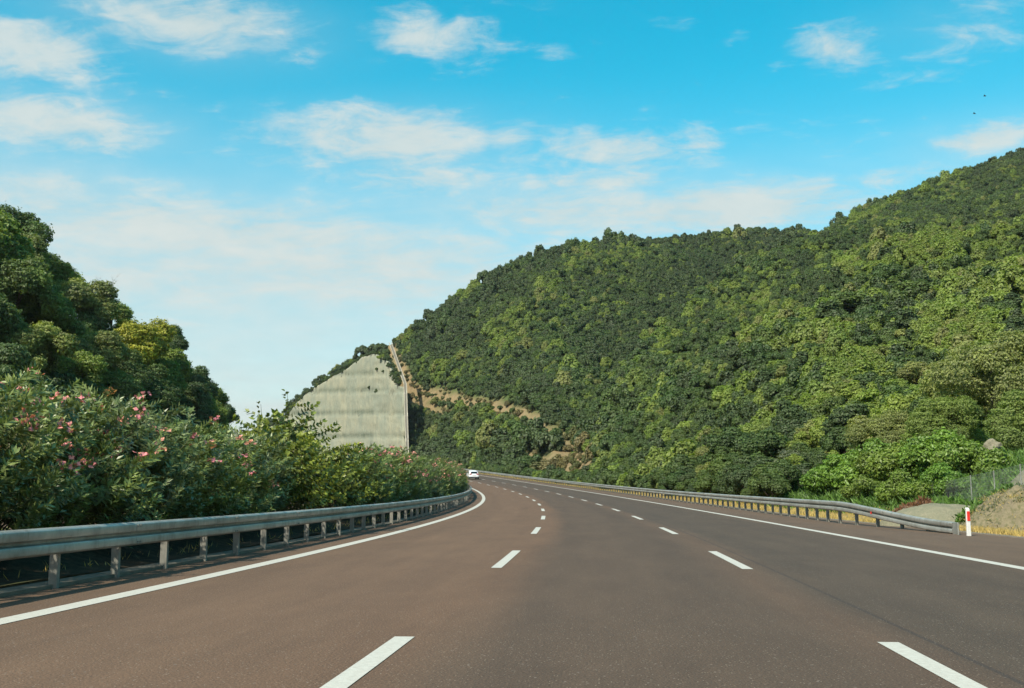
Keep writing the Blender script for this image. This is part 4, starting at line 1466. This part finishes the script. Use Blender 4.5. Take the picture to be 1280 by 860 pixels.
ug = [p for p, nm in hits if nm in ('right_hill', 'right_verge') and road_inv(p.x, p.y)[1] > 11.3 + max(0, 48 - road_inv(p.x, p.y)[0]) * .12]
tag(obj('undergrowth', tuft_mesh('undergrowth', ug, .42, .075, M['green_weed'], 9, 9, .22, .9)), 'low green undergrowth on the ground behind the right guardrail', 'undergrowth', kind='stuff')
bank = [p for p, nm in drop_on(surf, 8, 18, 26, 36, 5200, 4) if nm == 'rocky_bank']
tag(obj('bank_grass', tuft_mesh('bank_grass', bank[::2], .11, .012, M['dry_grass'], 10, 8, .09, .7)), 'short dry grass on the rocky bank at the right frame edge', 'grass', kind='stuff')
tag(obj('bank_weed', tuft_mesh('bank_weed', bank[1::3], .11, .024, M['greygreen'], 11, 11, .10, .9)), 'grey-green weeds on the rocky bank at the right frame edge', 'weeds', kind='stuff')

# ------------------------------------------------------------------ white car in the bend
M['car_white'] = simple('white_car_paint', (.80, .80, .79), .28, 0, .02, 2, .5)
M['car_glass'] = simple('dark_car_glass', (.012, .015, .018), .08, 0, .1, 2, .6)
M['tyre'] = simple('tyre_rubber', (.02, .02, .02), .85, 0, .2, 12)
M['rim'] = simple('alloy_rim', (.5, .5, .5), .35, .8, .1, 12)
M['car_black'] = simple('black_trim', (.025, .025, .027), .6, 0, .2, 8)
M['tail'] = simple('red_tail_lamp', (.45, .02, .02), .2, 0, .1, 8)
M['plate'] = simple('number_plate', (.75, .75, .72), .5, 0, .03, 8)
M['head'] = simple('head_lamp', (.75, .78, .8), .1, 0, .03, 8)
SC_ = 187.0
car = empty('car', road(SC_, .25, .01), heading(SC_))
car.rotation_euler = (math.atan(2 * 1.02e-4 * SC_), 0, heading(SC_))
tag(car, 'white hatchback car driving away in the bend', 'car')
# stations along the length (y from rear to front): half-width low/belt/roof, z sill/belt/roof
ST = [(-2.05, .78, .76, .60, .42, .86, .88), (-1.98, .86, .85, .62, .30, .95, 1.10), (-1.70, .88, .87, .62, .26, .96, 1.40), (-1.30, .89, .88, .63, .24, .95, 1.48),
      (-.40, .89, .88, .64, .22, .93, 1.53), (.30, .89, .88, .63, .22, .92, 1.50), (.75, .89, .87, .66, .22, .92, 1.30), (1.20, .88, .85, .74, .22, .93, .98), (1.75, .86, .80, .66, .24, .84, .86),
      (2.05, .80, .72, .58, .30, .72, .74), (2.15, .70, .62, .5, .38, .60, .62)]
v, f = [], []
for (y, wl, wb, wr, zl, zb, zr) in ST:
    half = [(wl * .94, zl), (wl, zl + (zb - zl) * .35), (wb, zb), (wr + .03, zr - .05), (wr * .8, zr)]
    ring = [(x, y, z) for x, z in half] + [(0, y, zr + .02)] + [(-x, y, z) for x, z in reversed(half)]
    v += ring
m_ = 11
for i in range(len(ST) - 1):
    for j in range(m_):
        a, c_ = i * m_ + j, i * m_ + (j + 1) % m_
        f.append((a, a + m_, c_ + m_, c_))
f.append(tuple(range(m_))); f.append(tuple(reversed(range(len(v) - m_, len(v)))))
body = obj('body', mesh_from('car_body', v, f, M['car_white'], True), car)
ss_ = body.modifiers.new('sub', 'SUBSURF'); ss_.levels = 1; ss_.render_levels = 2
def panel(name, pts, mat, par, thick=.02):
    n_ = len(pts)
    P = [Vector(p) for p in pts]
    nrm = (P[1] - P[0]).cross(P[2] - P[0]).normalized()
    V = P + [p - nrm * thick for p in P]
    F = [tuple(range(n_)), tuple(reversed(range(n_, 2 * n_)))] + [(i, i + n_, (i + 1) % n_ + n_, (i + 1) % n_) for i in range(n_)]
    return obj(name, mesh_from(name, V, F, mat), par)
panel('rear_window', [(-.60, -2.03, 1.02), (.60, -2.03, 1.02), (.50, -1.80, 1.36), (-.50, -1.80, 1.36)], M['car_glass'], car)
panel('windscreen', [(.66, 1.20, 1.0), (-.66, 1.20, 1.0), (-.56, .58, 1.40), (.56, .58, 1.40)], M['car_glass'], car)
for sx in (-1, 1):
    for (ya, yb) in ((-1.55, -.45), (-.35, .62)):
        q4 = [(sx * .875, ya, .98), (sx * .875, yb, .97), (sx * .72, min(yb, .45), 1.38), (sx * .72, ya + .12, 1.37)]
        panel('side_window', q4 if sx > 0 else q4[::-1], M['car_glass'], car)
    mb = MB(); mb.box(sx * .60 - .16, sx * .60 + .16, -2.06, -1.90, .84, 1.0)
    o = obj('tail_light', mb.mesh('tail_light', M['tail']), car)
    mb = MB(); mb.box(sx * .58 - .16, sx * .58 + .16, 1.95, 2.09, .58, .70)
    obj('headlight', mb.mesh('headlight', M['head']), car)
    mb = MB(); mb.box(sx * .98 - .1, sx * .98 + .1, .50, .62, .93, 1.07)
    o = obj('mirror', mb.mesh('mirror', M['car_white']), car)
    o.modifiers.new('bevel', 'BEVEL').width = .03
    for yw in (-1.32, 1.30):
        mb = MB(); mb.tube([(-.10, 0, 0), (.10, 0, 0)], [.32, .32], 20)
        w_ = obj('wheel', mb.mesh('tyre', M['tyre']), car, (sx * .80, yw, .32))
        mb = MB(); mb.tube([(-.012, 0, 0), (.012, 0, 0)], [.21, .21], 16)
        obj('rim', mb.mesh('rim', M['rim']), w_, (sx * .10, 0, 0))
mb = MB(); mb.box(-.80, .80, -2.10, -1.9, .28, .46)
o = obj('rear_bumper', mb.mesh('rear_bumper', M['car_black']), car); o.modifiers.new('bevel', 'BEVEL').width = .04
mb = MB(); mb.box(-.26, .26, -2.085, -2.06, .66, .78)
obj('number_plate', mb.mesh('number_plate', M['plate']), car)

# ------------------------------------------------------------------ two far birds
M['bird'] = simple('dark_feather', (.03, .03, .035), .8)
for (x, y, lab) in ((1231, 120, 'upper of two tiny dark birds high over the right hill'), (1218, 142, 'lower of two tiny dark birds high over the right hill')):
    c = px(x, y, 150)
    e = empty('bird', c, R_(60))
    mb = MB(); mb.tube([(0, -.2, 0), (0, -.08, .01), (0, .08, .01), (0, .2, 0)], [.01, .05, .05, .015], 6)
    obj('body', mb.mesh('bird_body', M['bird'], True), e)
    for sx in (-1, 1):
        mb = MB(); mb.add([(0, .07, .03), (sx * .2, .09, .10), (sx * .45, -.02, .05), (sx * .18, -.06, .08), (0, -.07, .03),
                           (0, .07, .02), (sx * .2, .09, .09), (sx * .45, -.02, .045), (sx * .18, -.06, .07), (0, -.07, .02)],
                          [(0, 1, 2, 3, 4), (9, 8, 7, 6, 5)] + [(i, i + 5, (i + 1) % 5 + 5, (i + 1) % 5) for i in range(5)])
        obj('wing', mb.mesh('bird_wing', M['bird']), e)
    tag(e, lab, 'bird', 'birds in the sky')

# ------------------------------------------------------------------ summer haze
v, f = box_vf(-2450, 2450, -1550, 2850, -3.6, 330)
hz_m = bpy.data.materials.new('summer_haze'); hz_m.use_nodes = True
hz_m.node_tree.nodes.clear()
H_ = NB(hz_m.node_tree)
vo = H_.n('ShaderNodeVolumePrincipled')
vo.inputs['Color'].default_value = (.93, .97, 1.0, 1)
vo.inputs['Density'].default_value = 0.00006
vo.inputs['Anisotropy'].default_value = 0.2
ho = H_.n('ShaderNodeOutputMaterial'); H_.link(vo.outputs[0], ho.inputs['Volume'])
tag(obj('haze', mesh_from('haze', v, f, hz_m)), 'thin pale summer haze over the whole valley', 'haze', kind='stuff')
